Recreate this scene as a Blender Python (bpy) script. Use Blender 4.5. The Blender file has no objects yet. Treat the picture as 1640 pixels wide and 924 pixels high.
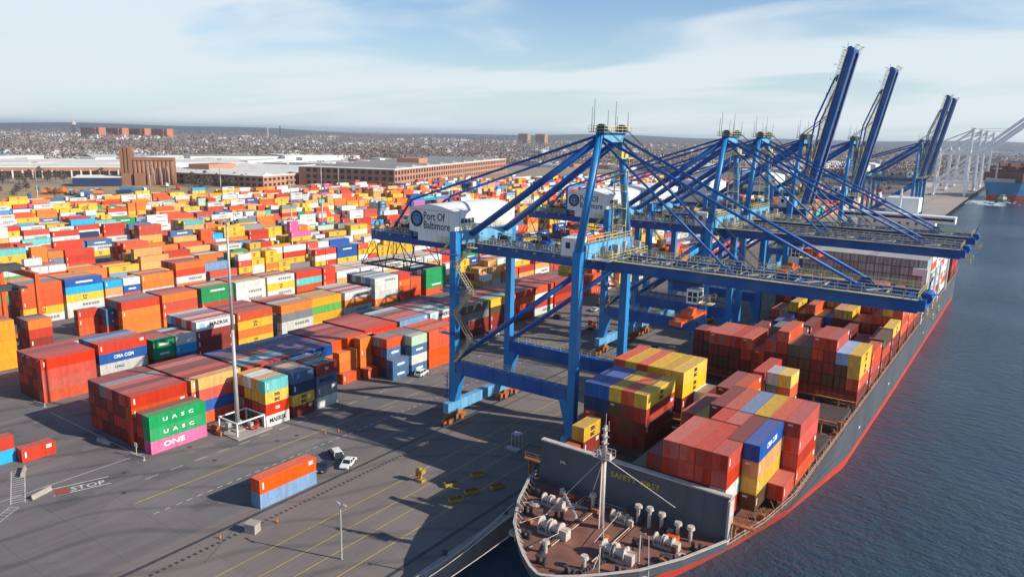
import bpy, bmesh, math, random
from mathutils import Vector, Matrix
from math import sin, cos, pi, radians, atan2, hypot, sqrt
S = bpy.context.scene
C = S.collection
rnd = random.Random(7)

# ------------------------------------------------------------------ camera
cam_d = bpy.data.cameras.new('camera'); cam = bpy.data.objects.new('camera', cam_d); C.objects.link(cam)
YAW, PITCH, ROLL, CAMH = radians(35.03), radians(11.74), radians(1.31), 64.08
fw = Vector((-sin(YAW)*cos(PITCH), cos(YAW)*cos(PITCH), -sin(PITCH)))
rt = Vector((cos(YAW), sin(YAW), 0)); up = rt.cross(fw)
r2 = rt*cos(ROLL)+up*sin(ROLL); u2 = -rt*sin(ROLL)+up*cos(ROLL)
cam.matrix_world = Matrix(((r2.x, u2.x, -fw.x, 0), (r2.y, u2.y, -fw.y, 0), (r2.z, u2.z, -fw.z, CAMH), (0, 0, 0, 1)))
cam_d.sensor_width = 36; cam_d.lens = 36*1194.0/1640
cam_d.clip_start = .5; cam_d.clip_end = 60000
S.camera = cam

# ------------------------------------------------------------------ sky and sun
SUN_EL, SUN_AZ = radians(28.7), radians(18.8)           # azimuth from +X towards +Y
W = bpy.data.worlds.new('World'); S.world = W; W.use_nodes = True
nt = W.node_tree; nt.nodes.clear()
def N(t, typ, **kw):
    n = t.nodes.new(typ)
    for k, v in kw.items(): setattr(n, k, v)
    return n
sky = N(nt, 'ShaderNodeTexSky', sky_type='NISHITA'); sky.sun_disc = False
sky.sun_elevation = SUN_EL; sky.sun_rotation = radians(90)-SUN_AZ
CLROT, CLLOC = -20, (7.1, 4.2, 0)
sky.altitude = 0; sky.air_density = 1.0; sky.dust_density = 0.25; sky.ozone_density = 4.5
def M(op, a, b=None, c=None, t=nt):
    n = N(t, 'ShaderNodeMath', operation=op)
    for i, v in enumerate((a, b, c)):
        if v is None: continue
        if isinstance(v, (int, float)): n.inputs[i].default_value = v
        else: t.links.new(v, n.inputs[i])
    return n.outputs[0]
bg = N(nt, 'ShaderNodeBackground'); bg.inputs[1].default_value = .115
nt.links.new(sky.outputs[0], bg.inputs[0])
tc = N(nt, 'ShaderNodeTexCoord'); sep = N(nt, 'ShaderNodeSeparateXYZ'); nt.links.new(tc.outputs['Generated'], sep.inputs[0])
zz = M('MAXIMUM', sep.outputs[2], 0.0)
# pale veil of moisture along the horizon, all the way round
veil = N(nt, 'ShaderNodeBackground'); veil.inputs[0].default_value = (.555, .66, .715, 1); veil.inputs[1].default_value = .98
vf = M('POWER', M('MAXIMUM', M('SUBTRACT', 1.0, M('MULTIPLY', zz, 4.6)), 0.0), 2.0)
m1 = N(nt, 'ShaderNodeMixShader'); nt.links.new(M('MULTIPLY', vf, .93), m1.inputs[0]); nt.links.new(bg.outputs[0], m1.inputs[1]); nt.links.new(veil.outputs[0], m1.inputs[2])
# high thin cloud on a plane, thinning out overhead
bgc = N(nt, 'ShaderNodeBackground'); bgc.inputs[0].default_value = (.63, .69, .73, 1); bgc.inputs[1].default_value = 1.0
den = M('ADD', zz, .10)
cmb = N(nt, 'ShaderNodeCombineXYZ'); nt.links.new(M('DIVIDE', sep.outputs[0], den), cmb.inputs[0]); nt.links.new(M('DIVIDE', sep.outputs[1], den), cmb.inputs[1])
mp = N(nt, 'ShaderNodeMapping'); nt.links.new(cmb.outputs[0], mp.inputs[0])
mp.inputs['Rotation'].default_value = (0, 0, radians(CLROT)); mp.inputs['Scale'].default_value = (.5, .95, 1); mp.inputs['Location'].default_value = CLLOC
nz = N(nt, 'ShaderNodeTexNoise'); nz.inputs['Scale'].default_value = .62; nz.inputs['Detail'].default_value = 10; nz.inputs['Roughness'].default_value = .52; nz.inputs['Distortion'].default_value = .5
nt.links.new(mp.outputs[0], nz.inputs['Vector'])
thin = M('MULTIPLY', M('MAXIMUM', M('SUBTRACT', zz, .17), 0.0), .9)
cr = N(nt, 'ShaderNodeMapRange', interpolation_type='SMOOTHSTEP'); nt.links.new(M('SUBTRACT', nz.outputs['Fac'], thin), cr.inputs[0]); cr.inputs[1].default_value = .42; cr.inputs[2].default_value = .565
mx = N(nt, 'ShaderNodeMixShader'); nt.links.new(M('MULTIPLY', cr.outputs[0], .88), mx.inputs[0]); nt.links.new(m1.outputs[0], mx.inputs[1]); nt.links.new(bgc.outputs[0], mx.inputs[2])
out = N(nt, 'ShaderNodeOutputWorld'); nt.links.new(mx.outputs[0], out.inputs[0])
sd = bpy.data.lights.new('sun', 'SUN'); sun = bpy.data.objects.new('sun', sd); C.objects.link(sun)
sd.energy = 5.0; sd.angle = radians(.5); sd.color = (1, .93, .82)
sv = Vector((cos(SUN_EL)*cos(SUN_AZ), cos(SUN_EL)*sin(SUN_AZ), sin(SUN_EL)))
sun.rotation_euler = sv.to_track_quat('Z', 'Y').to_euler(); sun.location = (100, 50, 200)
S.view_settings.view_transform = 'Standard'; S.view_settings.look = 'None'; S.view_settings.exposure = 0.32; S.view_settings.gamma = 1
S.cycles.max_bounces = 5; S.cycles.diffuse_bounces = 2; S.cycles.glossy_bounces = 2; S.cycles.volume_bounces = 0; S.cycles.transparent_max_bounces = 6

# ------------------------------------------------------------------ materials
def mat(name, col, rough=.6, var=.18, scale=.6, metal=0, spec=.4, attr=None, bump=0, streak=False):
    m = bpy.data.materials.new(name); m.use_nodes = True; t = m.node_tree
    b = t.nodes['Principled BSDF']; b.inputs['Roughness'].default_value = rough; b.inputs['Metallic'].default_value = metal
    b.inputs['Specular IOR Level'].default_value = spec
    tc = N(t, 'ShaderNodeTexCoord'); nz = N(t, 'ShaderNodeTexNoise'); nz.inputs['Scale'].default_value = scale; nz.inputs['Detail'].default_value = 6; nz.inputs['Roughness'].default_value = .65
    vec = tc.outputs['Object']
    if streak:
        mpp = N(t, 'ShaderNodeMapping'); mpp.inputs['Scale'].default_value = (1, 1, .18); t.links.new(vec, mpp.inputs[0]); vec = mpp.outputs[0]
    t.links.new(vec, nz.inputs['Vector'])
    mr = N(t, 'ShaderNodeMapRange'); t.links.new(nz.outputs['Fac'], mr.inputs[0])
    mr.inputs[1].default_value = .25; mr.inputs[2].default_value = .75; mr.inputs[3].default_value = 1-var; mr.inputs[4].default_value = 1+var
    mixn = N(t, 'ShaderNodeMix', data_type='RGBA', blend_type='MULTIPLY'); mixn.inputs[0].default_value = 1
    if attr == 'object': src = N(t, 'ShaderNodeObjectInfo').outputs['Color']
    elif attr == 'vcol':
        a = N(t, 'ShaderNodeAttribute'); a.attribute_name = 'Col'; src = a.outputs['Color']
    else:
        c = N(t, 'ShaderNodeRGB'); c.outputs[0].default_value = (*col, 1); src = c.outputs[0]
    cmbc = N(t, 'ShaderNodeCombineColor')
    for i in range(3): t.links.new(mr.outputs[0], cmbc.inputs[i])
    t.links.new(src, mixn.inputs[6]); t.links.new(cmbc.outputs[0], mixn.inputs[7])
    t.links.new(mixn.outputs[2], b.inputs['Base Color'])
    if bump:
        bp = N(t, 'ShaderNodeBump'); bp.inputs['Strength'].default_value = bump; bp.inputs['Distance'].default_value = .1
        t.links.new(nz.outputs['Fac'], bp.inputs['Height']); t.links.new(bp.outputs[0], b.inputs['Normal'])
    return m
def container_mat(name, attr):
    """painted corrugated steel: colour per container, dusty faded roof, rust blooms"""
    m = mat(name, (1, 1, 1), .52, .24, 1.4, attr=attr, streak=True); t = m.node_tree; b = t.nodes['Principled BSDF']
    src = b.inputs['Base Color'].links[0].from_socket
    if attr == 'object':
        oi0 = N(t, 'ShaderNodeObjectInfo'); hv = N(t, 'ShaderNodeHueSaturation'); t.links.new(src, hv.inputs['Color'])
        t.links.new(M('ADD', .90, M('MULTIPLY', oi0.outputs['Random'], .16, t=t), t=t), hv.inputs['Saturation']); t.links.new(M('ADD', .86, M('MULTIPLY', M('FRACT', M('MULTIPLY', oi0.outputs['Random'], 17.3, t=t), t=t), .36, t=t), t=t), hv.inputs['Value']); src = hv.outputs[0]
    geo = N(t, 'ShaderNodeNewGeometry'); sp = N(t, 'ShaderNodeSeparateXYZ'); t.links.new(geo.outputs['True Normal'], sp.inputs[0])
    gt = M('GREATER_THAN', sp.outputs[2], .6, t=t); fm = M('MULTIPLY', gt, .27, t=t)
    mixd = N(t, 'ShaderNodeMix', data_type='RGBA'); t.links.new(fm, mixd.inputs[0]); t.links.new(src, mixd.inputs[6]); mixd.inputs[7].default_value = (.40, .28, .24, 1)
    tc = N(t, 'ShaderNodeTexCoord'); n2 = N(t, 'ShaderNodeTexNoise'); n2.inputs['Scale'].default_value = 1.3; n2.inputs['Detail'].default_value = 8; n2.inputs['Roughness'].default_value = .7
    if attr == 'object':
        oi = N(t, 'ShaderNodeObjectInfo'); ad = N(t, 'ShaderNodeVectorMath', operation='ADD'); sc = M('MULTIPLY', oi.outputs['Random'], 300.0, t=t)
        t.links.new(tc.outputs['Object'], ad.inputs[0]); t.links.new(sc, ad.inputs[1]); t.links.new(ad.outputs[0], n2.inputs['Vector'])
    else: t.links.new(tc.outputs['Object'], n2.inputs['Vector'])
    rr = N(t, 'ShaderNodeMapRange'); t.links.new(n2.outputs['Fac'], rr.inputs[0]); rr.inputs[1].default_value = .57; rr.inputs[2].default_value = .72; rr.inputs[4].default_value = .7
    mixr = N(t, 'ShaderNodeMix', data_type='RGBA'); t.links.new(rr.outputs[0], mixr.inputs[0]); t.links.new(mixd.outputs[2], mixr.inputs[6]); mixr.inputs[7].default_value = (.13, .055, .03, 1)
    t.links.new(mixr.outputs[2], b.inputs['Base Color'])
    return m
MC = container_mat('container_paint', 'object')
MCV = container_mat('container_paint_far', 'vcol')
MV = mat('mixed_paint', (1, 1, 1), .7, .15, .2, attr='vcol')
MO = mat('object_paint', (1, 1, 1), .4, .08, .8, attr='object')
BLUE = mat('crane_blue_paint_shaded', (.007, .085, .34), .42, .16, .35, spec=.35, streak=True)  # darker copy of the crane blue: shade on girders put into the colour
def rusty(m, amount=.8, scale=.55):
    t = m.node_tree; b = t.nodes['Principled BSDF']; src = b.inputs['Base Color'].links[0].from_socket
    tc = N(t, 'ShaderNodeTexCoord'); mp = N(t, 'ShaderNodeMapping'); mp.inputs['Scale'].default_value = (1, 1, .3); t.links.new(tc.outputs['Object'], mp.inputs[0])
    n = N(t, 'ShaderNodeTexNoise'); n.inputs['Scale'].default_value = scale; n.inputs['Detail'].default_value = 10; n.inputs['Roughness'].default_value = .72; t.links.new(mp.outputs[0], n.inputs['Vector'])
    r = N(t, 'ShaderNodeMapRange'); t.links.new(n.outputs['Fac'], r.inputs[0]); r.inputs[1].default_value = .60; r.inputs[2].default_value = .72; r.inputs[4].default_value = amount
    x = N(t, 'ShaderNodeMix', data_type='RGBA'); t.links.new(r.outputs[0], x.inputs[0]); t.links.new(src, x.inputs[6]); x.inputs[7].default_value = (.12, .055, .03, 1)
    n2 = N(t, 'ShaderNodeTexNoise'); n2.inputs['Scale'].default_value = .14; n2.inputs['Detail'].default_value = 7; t.links.new(tc.outputs['Object'], n2.inputs['Vector'])
    r2_ = N(t, 'ShaderNodeMapRange'); t.links.new(n2.outputs['Fac'], r2_.inputs[0]); r2_.inputs[1].default_value = .45; r2_.inputs[2].default_value = .75; r2_.inputs[4].default_value = .45
    x2 = N(t, 'ShaderNodeMix', data_type='RGBA'); t.links.new(r2_.outputs[0], x2.inputs[0]); t.links.new(x.outputs[2], x2.inputs[6]); x2.inputs[7].default_value = (.10, .22, .36, 1)
    t.links.new(x2.outputs[2], b.inputs['Base Color'])
PBLUE = mat('sunlit_pale_blue_paint', (.13, .36, .56), .5, .3, .5, streak=True)  # crane blue paled further: sunlit beam faces put into the colour
LBLUE = mat('crane_blue_paint_sunlit', (.016, .205, .50), .45, .2, .4, streak=True)  # lighter copy of the same blue, for legs that face the sun
YEL = mat('yellow_handrail_paint', (.62, .51, .22), .5, .2, 1.5)
rusty(BLUE); rusty(LBLUE); rusty(PBLUE)
GALV = mat('galvanised_steel', (.42, .42, .40), .5, .2, 1.2, metal=.2)
WHITE = mat('white_sheet_steel', (.78, .78, .75), .5, .07, .3, streak=True)
WHITEL = mat('white_lettering', (.8, .8, .78), .6, .08, 2)
NAVYL = mat('navy_lettering', (.012, .03, .06), .6, .1, 2)
STAIR = mat('weathered_stair_steel', (.46, .40, .25), .6, .25, 1.5)
BINY = mat('shaded_yellow_bin_paint', (.36, .25, .05), .7, .4, 1.5)  # yellow darkened: the ship's shadow on the quay put into the colour
BLACK = mat('black_rubber', (.018, .018, .02), .7, .2, 2)
DARK = mat('dark_machinery', (.05, .05, .055), .55, .35, 1.2)
RUST = mat('rusty_orange_steel', (.34, .115, .035), .75, .5, 1.1)
ORANGE = mat('orange_machine_paint', (.62, .10, .015), .45, .2, .8)
CONC = mat('bare_concrete', (.34, .30, .26), .85, .22, .5, bump=.2)
GLASS = mat('dark_window_glass', (.02, .028, .035), .12, .1, 1, spec=.7)
BRICK = mat('red_brick_wall', (.42, .20, .125), .85, .2, .08)
TANBRICK = mat('tan_concrete_silo', (.27, .13, .076), .85, .25, .06, streak=True)
ROOFW = mat('pale_flat_roof', (.70, .66, .59), .8, .16, .03)
ROOFG = mat('grey_flat_roof', (.27, .26, .25), .8, .2, .03)
HULL = mat('ship_hull_grey_paint', (.075, .082, .098), .5, .25, .12, streak=True)
HULLR = mat('ship_boot_top_red', (.55, .055, .03), .5, .25, .15, streak=True)
HULLB = mat('pale_blue_hull_paint', (.03, .20, .42), .5, .15, .1)
DECK = mat('red_oxide_deck', (.20, .085, .06), .75, .35, .35)
HATCH = mat('dark_hatch_cover', (.07, .05, .045), .7, .35, .3)
STEELW = mat('pale_ship_fittings', (.50, .42, .37), .6, .25, .8)
LINEY = mat('yellow_road_paint', (.55, .37, .06), .8, .35, .7)
LINEW = mat('white_road_paint', (.58, .56, .52), .8, .35, .7)
WCRANE = mat('white_crane_paint', (.86, .85, .84), .5, .12, .2)
BARK = mat('bare_twigs', (.105, .078, .066), .9, .3, .3)
BARKT = mat('tree_bark', (.08, .06, .05), .9, .3, .8)
EVERG = mat('evergreen_needles', (.04, .06, .035), .9, .4, .3)

# asphalt: layered noise, patches, tyre-dark lanes
def asphalt(name, base, dark):
    m = bpy.data.materials.new(name); m.use_nodes = True; t = m.node_tree; b = t.nodes['Principled BSDF']; b.inputs['Roughness'].default_value = .85; b.inputs['Specular IOR Level'].default_value = .25
    tc = N(t, 'ShaderNodeTexCoord')
    def nz(scale, det=6, vs=None, lo=.3, hi=.7):
        n = N(t, 'ShaderNodeTexNoise'); n.inputs['Scale'].default_value = scale; n.inputs['Detail'].default_value = det; n.inputs['Roughness'].default_value = .65
        if vs:
            mp = N(t, 'ShaderNodeMapping'); mp.inputs['Scale'].default_value = vs; t.links.new(tc.outputs['Object'], mp.inputs[0]); t.links.new(mp.outputs[0], n.inputs['Vector'])
        else: t.links.new(tc.outputs['Object'], n.inputs['Vector'])
        r = N(t, 'ShaderNodeMapRange'); t.links.new(n.outputs['Fac'], r.inputs[0]); r.inputs[1].default_value = lo; r.inputs[2].default_value = hi
        return r.outputs[0]
    big = nz(.035); stri = nz(.5, 5, (1, .06, 1)); fine = nz(3.0); spots = nz(.22, 8, None, .62, .72)
    vor = N(t, 'ShaderNodeTexVoronoi'); vor.inputs['Scale'].default_value = .06; vor.feature = 'F1'; vor.distance = 'CHEBYCHEV'; t.links.new(tc.outputs['Object'], vor.inputs['Vector'])
    sc = N(t, 'ShaderNodeSeparateColor'); t.links.new(vor.outputs['Color'], sc.inputs[0])
    sp_ = N(t, 'ShaderNodeSeparateXYZ'); t.links.new(tc.outputs['Object'], sp_.inputs[0])
    def joint(o, per): return M('LESS_THAN', M('ABSOLUTE', M('SUBTRACT', M('FRACT', M('DIVIDE', o, per, t=t), t=t), .5, t=t), t=t), .09/per, t=t)
    jt = M('MAXIMUM', joint(sp_.outputs[0], 7.6), joint(sp_.outputs[1], 9.1), t=t)
    wv = N(t, 'ShaderNodeTexWave'); wv.wave_type = 'RINGS'; wv.rings_direction = 'SPHERICAL'; wv.inputs['Scale'].default_value = .035; wv.inputs['Distortion'].default_value = 9; wv.inputs['Detail'].default_value = 2; wv.inputs['Detail Scale'].default_value = .6; t.links.new(tc.outputs['Object'], wv.inputs['Vector'])
    tyre = N(t, 'ShaderNodeMapRange'); t.links.new(wv.outputs['Fac'], tyre.inputs[0]); tyre.inputs[1].default_value = .90; tyre.inputs[2].default_value = .985; tyre.inputs[4].default_value = .30
    stain = nz(1.1, 3, None, .66, .72)
    f = M('ADD', M('MULTIPLY', big, .35, t=t), M('MULTIPLY', stri, .28, t=t), t=t); f = M('ADD', f, M('MULTIPLY', fine, .14, t=t), t=t); f = M('ADD', f, M('MULTIPLY', sc.outputs[0], .22, t=t), t=t)
    f = M('MULTIPLY', f, M('SUBTRACT', 1.0, M('MULTIPLY', spots, .55, t=t), t=t), t=t)
    f = M('MULTIPLY', f, M('SUBTRACT', 1.0, M('MULTIPLY', jt, .45, t=t), t=t), t=t); f = M('SUBTRACT', f, tyre.outputs[0], t=t); f = M('SUBTRACT', f, M('MULTIPLY', stain, .4, t=t), t=t); f = M('MAXIMUM', f, -.35, t=t)
    mixn = N(t, 'ShaderNodeMix', data_type='RGBA'); mixn.clamp_factor = False; t.links.new(f, mixn.inputs[0]); mixn.inputs[6].default_value = (*dark, 1); mixn.inputs[7].default_value = (*base, 1)
    t.links.new(mixn.outputs[2], b.inputs['Base Color'])
    return m
ASPH = asphalt('worn_asphalt', (.225, .197, .19), (.105, .095, .094))
APRON = asphalt('concrete_apron', (.255, .21, .185), (.135, .115, .105))
EARTH = asphalt('dry_earth_and_lots', (.44, .345, .24), (.20, .16, .13))
GRASSY = asphalt('dry_winter_grass', (.46, .34, .17), (.28, .20, .10))
FAR = asphalt('far_winter_land', (.33, .255, .20), (.18, .145, .13))

wm = bpy.data.materials.new('harbour_water'); wm.use_nodes = True; t = wm.node_tree; b = t.nodes['Principled BSDF']
b.inputs['Base Color'].default_value = (.021, .055, .086, 1); b.inputs['Roughness'].default_value = .16; b.inputs['IOR'].default_value = 1.33
tcw = N(t, 'ShaderNodeTexCoord'); hs = None
for sc_, dist, vs in ((.30, .62, (1, 1.9, 1)), (1.1, .22, (1.5, 1, 1)), (.05, .8, (1, 1, 1))):
    mp = N(t, 'ShaderNodeMapping'); mp.inputs['Scale'].default_value = vs; mp.inputs['Rotation'].default_value = (0, 0, .5); t.links.new(tcw.outputs['Object'], mp.inputs[0])
    n = N(t, 'ShaderNodeTexNoise'); n.inputs['Scale'].default_value = sc_; n.inputs['Detail'].default_value = 5; n.inputs['Roughness'].default_value = .6; t.links.new(mp.outputs[0], n.inputs['Vector'])
    v = M('MULTIPLY', n.outputs['Fac'], dist, t=t); hs = v if hs is None else M('ADD', hs, v, t=t)
nn = N(t, 'ShaderNodeTexNoise'); nn.inputs['Scale'].default_value = .012; nn.inputs['Detail'].default_value = 4; t.links.new(tcw.outputs['Object'], nn.inputs['Vector'])
mrw = N(t, 'ShaderNodeMapRange'); t.links.new(nn.outputs['Fac'], mrw.inputs[0]); mrw.inputs[1].default_value = .35; mrw.inputs[2].default_value = .65; mrw.inputs[3].default_value = .45; mrw.inputs[4].default_value = 1.15
hs = M('MULTIPLY', hs, mrw.outputs[0], t=t)
bp = N(t, 'ShaderNodeBump'); bp.inputs['Strength'].default_value = .85; bp.inputs['Distance'].default_value = 1.6
t.links.new(hs, bp.inputs['Height']); t.links.new(bp.outputs[0], b.inputs['Normal'])
WATER = wm

# ------------------------------------------------------------------ mesh helpers
class MB:
    def __init__(s): s.v = []; s.f = []; s.c = []; s.col = None
    def quad(s, a, b, c, d): s.poly((a, b, c, d))
    def poly(s, pts):
        n = len(s.v); s.v += [tuple(p) for p in pts]; s.f.append(tuple(range(n, n+len(pts)))); s.c.append(s.col)
    def hexa(s, p):          # 8 points: bottom 4 ccw, top 4 ccw
        n = len(s.v); s.v += [tuple(q) for q in p]
        for f in ((3, 2, 1, 0), (4, 5, 6, 7), (0, 1, 5, 4), (1, 2, 6, 5), (2, 3, 7, 6), (3, 0, 4, 7)):
            s.f.append(tuple(n+i for i in f)); s.c.append(s.col)
    def box(s, x0, x1, y0, y1, z0, z1):
        s.hexa([(x0, y0, z0), (x1, y0, z0), (x1, y1, z0), (x0, y1, z0), (x0, y0, z1), (x1, y0, z1), (x1, y1, z1), (x0, y1, z1)])
    def cbox(s, x, y, z, w, d, h): s.box(x-w/2, x+w/2, y-d/2, y+d/2, z, z+h)
    def bar(s, p, q, w, h=None, w2=None, h2=None):
        h = w if h is None else h; w2 = w if w2 is None else w2; h2 = h if h2 is None else h2
        p = Vector(p); q = Vector(q); d = (q-p).normalized(); a = Vector((0, 0, 1)) if abs(d.z) < .95 else Vector((0, 1, 0))
        x = d.cross(a).normalized(); y = x.cross(d)
        s.hexa([p-x*w/2-y*h/2, p+x*w/2-y*h/2, p+x*w/2+y*h/2, p-x*w/2+y*h/2, q-x*w2/2-y*h2/2, q+x*w2/2-y*h2/2, q+x*w2/2+y*h2/2, q-x*w2/2+y*h2/2])
    def tube(s, p, q, r, n=8, r2=None, cap=True):
        r2 = r if r2 is None else r2
        p = Vector(p); q = Vector(q); d = (q-p).normalized(); a = Vector((0, 0, 1)) if abs(d.z) < .95 else Vector((0, 1, 0))
        x = d.cross(a).normalized(); y = x.cross(d); b = len(s.v)
        for c, rr in ((p, r), (q, r2)):
            for i in range(n): s.v.append(tuple(c+(x*cos(2*pi*i/n)+y*sin(2*pi*i/n))*rr))
        for i in range(n):
            j = (i+1) % n; s.f.append((b+j, b+i, b+n+i, b+n+j)); s.c.append(s.col)
        if cap:
            s.f.append(tuple(range(b, b+n))); s.c.append(s.col); s.f.append(tuple(reversed(range(b+n, b+2*n)))); s.c.append(s.col)
    def rail(s, p, q, h=1.1, step=2.4, r=.07):
        r = min(r, .085)
        p = Vector(p); q = Vector(q); L = (q-p).length; n = max(1, round(L/step))
        for i in range(n+1):
            a = p.lerp(q, i/n); s.bar(a, a+Vector((0, 0, h)), r)
        for k in (h*.5, h): s.bar(p+Vector((0, 0, k)), q+Vector((0, 0, k)), r)
    def mesh(s, name, m, smooth=False):
        me = bpy.data.meshes.new(name); me.from_pydata(s.v, [], s.f)
        for mm in (m if isinstance(m, (list, tuple)) else [m]): me.materials.append(mm)
        if any(c is not None for c in s.c):
            at = me.color_attributes.new('Col', 'FLOAT_COLOR', 'CORNER'); buf = []
            for f, c in zip(s.f, s.c):
                c = c or (.5, .5, .5); buf += [c[0], c[1], c[2], 1.0]*len(f)
            at.data.foreach_set('color', buf)
        if smooth:
            me.polygons.foreach_set('use_smooth', [True]*len(me.polygons))
        me.update(); return me
def link(name, me, parent=None, loc=(0, 0, 0), rot=None, color=None):
    o = bpy.data.objects.new(name, me); C.objects.link(o); o.location = loc
    if rot is not None: o.rotation_euler = rot
    if parent: o.parent = parent
    if color: o.color = (*color, 1)
    return o
def tag(o, label=None, cat=None, group=None, kind=None):
    if label: o['label'] = label
    if cat: o['category'] = cat
    if group: o['group'] = group
    if kind: o['kind'] = kind
    return o
def thing(name, label, cat, loc=(0, 0, 0), rz=0, group=None):
    o = bpy.data.objects.new(name, None); C.objects.link(o); o.location = loc; o.rotation_euler = (0, 0, rz); o.empty_display_size = .5
    return tag(o, label, cat, group)
def part(name, mb, m, parent, smooth=False): return link(name, mb.mesh(name, m, smooth), parent)
def copy_tree(o, parent=None):
    c = o.copy(); C.objects.link(c)
    if parent is not None: c.parent = parent
    for ch in list(o.children): copy_tree(ch, c)
    return c
# flat lettering: font curve -> mesh, cached
_txt = {}
def text_mesh(s, size=1.0, align='CENTER', bold=0.0, width=None, extr=.012, m=None):
    k = (s, size, align, bold, width, m.name if m else '')
    if k in _txt: return _txt[k]
    cu = bpy.data.curves.new('lettering', 'FONT'); cu.body = s; cu.size = size; cu.align_x = align; cu.align_y = 'CENTER'; cu.extrude = extr; cu.offset = bold; cu.resolution_u = 2; cu.space_line = .8
    o = bpy.data.objects.new('lettering', cu); C.objects.link(o)
    dg = bpy.context.evaluated_depsgraph_get(); me = bpy.data.meshes.new_from_object(o.evaluated_get(dg))
    bpy.data.objects.remove(o); bpy.data.curves.remove(cu); me.name = 'lettering'
    if width:
        xs = [v.co.x for v in me.vertices]; w = max(xs)-min(xs); f = width/w
        for v in me.vertices: v.co.x *= f
    me.materials.clear()
    if m: me.materials.append(m)
    _txt[k] = me; return me
ROT_X = Matrix(((0, 0, 1), (1, 0, 0), (0, 1, 0))).to_euler()          # lettering on a +X face
ROT_Y = Matrix(((1, 0, 0), (0, 0, -1), (0, 1, 0))).to_euler()         # lettering on a -Y face

# ------------------------------------------------------------------ ground, water, quay
def sheet(name, pts, z, m, parent=None, kind=None, bottom=None):
    mb = MB(); mb.poly([(x, y, z) for x, y in pts]); o = link(name, mb.mesh(name, m), parent)
    if kind: o['kind'] = kind
    return o
QX = -66.4
def qx(y): return QX if y < 480 else QX-(y-480)*.009
ground = sheet('ground', [(QX, -400), (QX, 480), (qx(1700), 1700), (qx(1700)+30, 2300), (3000, 2700), (22000, 6000), (22000, 34000), (-34000, 34000), (-34000, -400)], 0, FAR, kind='structure')
pave = sheet('terminal_pavement', [(QX, -300), (QX, 480), (qx(1500), 1500), (-640, 1500), (-640, 240), (-560, 40), (-560, -300)], .012, ASPH, kind='structure')
apr = sheet('quay_apron', [(QX, -200), (QX, 480), (qx(1500), 1500), (-104, 1500), (-104, -200)], .02, APRON, kind='structure')
sheet('industrial_lots', [(-640, 1500), (-640, 240), (-560, 40), (-900, 40), (-1700, 400), (-1500, 1000), (-1300, 1700), (-900, 2200), (qx(1500), 2200), (qx(1500), 1500)], .02, EARTH, kind='structure')
sheet('dry_grass_field', [(-642, 250), (-642, 500), (-690, 500), (-745, 460), (-850, 430), (-870, 300)], .035, GRASSY, kind='structure')
sheet('far_wharf', [(QX-.6, 475), (qx(1500)-.6, 1500), (-150, 1500), (-150, 475)], .028, asphalt('pale_wharf_concrete', (.46, .385, .31), (.27, .225, .19)), kind='structure')
water = sheet('water', [(-110, -800), (-110, 3200), (22000, 7000), (22000, -800)], -3, WATER, kind='structure')
mb = MB(); ys = [-400, 480, 800, 1100, 1400, 1700]
for a, b_ in zip(ys, ys[1:]):
    mb.hexa([(qx(a)-1.2, a, -5), (qx(a)+.25, a, -5), (qx(b_)+.25, b_, -5), (qx(b_)-1.2, b_, -5), (qx(a)-1.2, a, .28), (qx(a)+.25, a, .28), (qx(b_)+.25, b_, .28), (qx(b_)-1.2, b_, .28)])
qw = link('quay_wall', mb.mesh('quay_wall', CONC)); tag(qw, kind='structure')
mb = MB()
for y in range(420, 1700, 7): mb.box(qx(y)+.26, qx(y)+1.3, y-.9, y+.9, -3.2, .1)
tag(part('fender', mb, BLACK, qw), kind='stuff')
# markings
def marks(name, rects, z, m, parent):
    mb = MB()
    for x0, x1, y0, y1 in rects: mb.poly([(x0, y0, z), (x1, y0, z), (x1, y1, z), (x0, y1, z)])
    return part(name, mb, m, parent)
for x in (-76.5, -81.5, -85.5, -90.5): marks('yellow_lane_line', [(x-.07, x+.07, 55, 470)], .028, LINEY, apr)
marks('yellow_lane_line', [(-120.8, -120.6, 60, 470)], .024, LINEY, pave)
marks('white_dashed_line', [(-114.8, -114.64, y, y+1.1) for y in range(60, 400, 2)], .024, LINEW, pave)
marks('white_dashed_line', [(-128.2, -128.05, y, y+2.5) for y in range(66, 300, 5)], .024, LINEW, pave)
marks('white_edge_line', [(-139.2, -139.05, 40, 72), (-176, -139.2, 70.6, 70.75)], .024, LINEW, pave)
for x in (-101.2, -70.7): marks('crane_rail', [(x-.35, x+.35, -200, 1500)], .034, DARK, apr)
marks('rail_grating', [(-98.6, -97.9, y, y+.5) for y in range(40, 260)], .034, DARK, apr)
# stop bar and stair markings near the front left
def rot_rects(name, ox, oy, ang, rects, m, z=.024):
    mb = MB(); c, s = cos(ang), sin(ang)
    for x0, x1, y0, y1 in rects: mb.poly([(ox+x*c-y*s, oy+x*s+y*c, z) for x, y in ((x0, y0), (x1, y0), (x1, y1), (x0, y1))])
    return part(name, mb, m, pave)
rot_rects('stop_bar_line', -135.5, 53.3, atan2(6, 2), [(0, 9, 1.7, 1.95), (0, 9, -1.4, -1.15)], LINEW)
rot_rects('red_road_patch', -135.2, 53.5, atan2(6, 2), [(0, 2.2, -1.1, 1.6)], mat('red_road_paint', (.30, .07, .05), .8, .3, .8))
o = link('stop_lettering', text_mesh('STOP', 2.3, bold=.02, m=LINEW, extr=.002), pave, (-133.7, 58.4, .026), (0, 0, atan2(6, 2)))
rot_rects('ladder_marking', -150.5, 52.5, atan2(-5.4, 13.5), [(0, 15, 0, .15), (0, 15, 2.1, 2.25)]+[(i*.95, i*.95+.14, .1, 2.1) for i in range(16)], LINEW)
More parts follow.
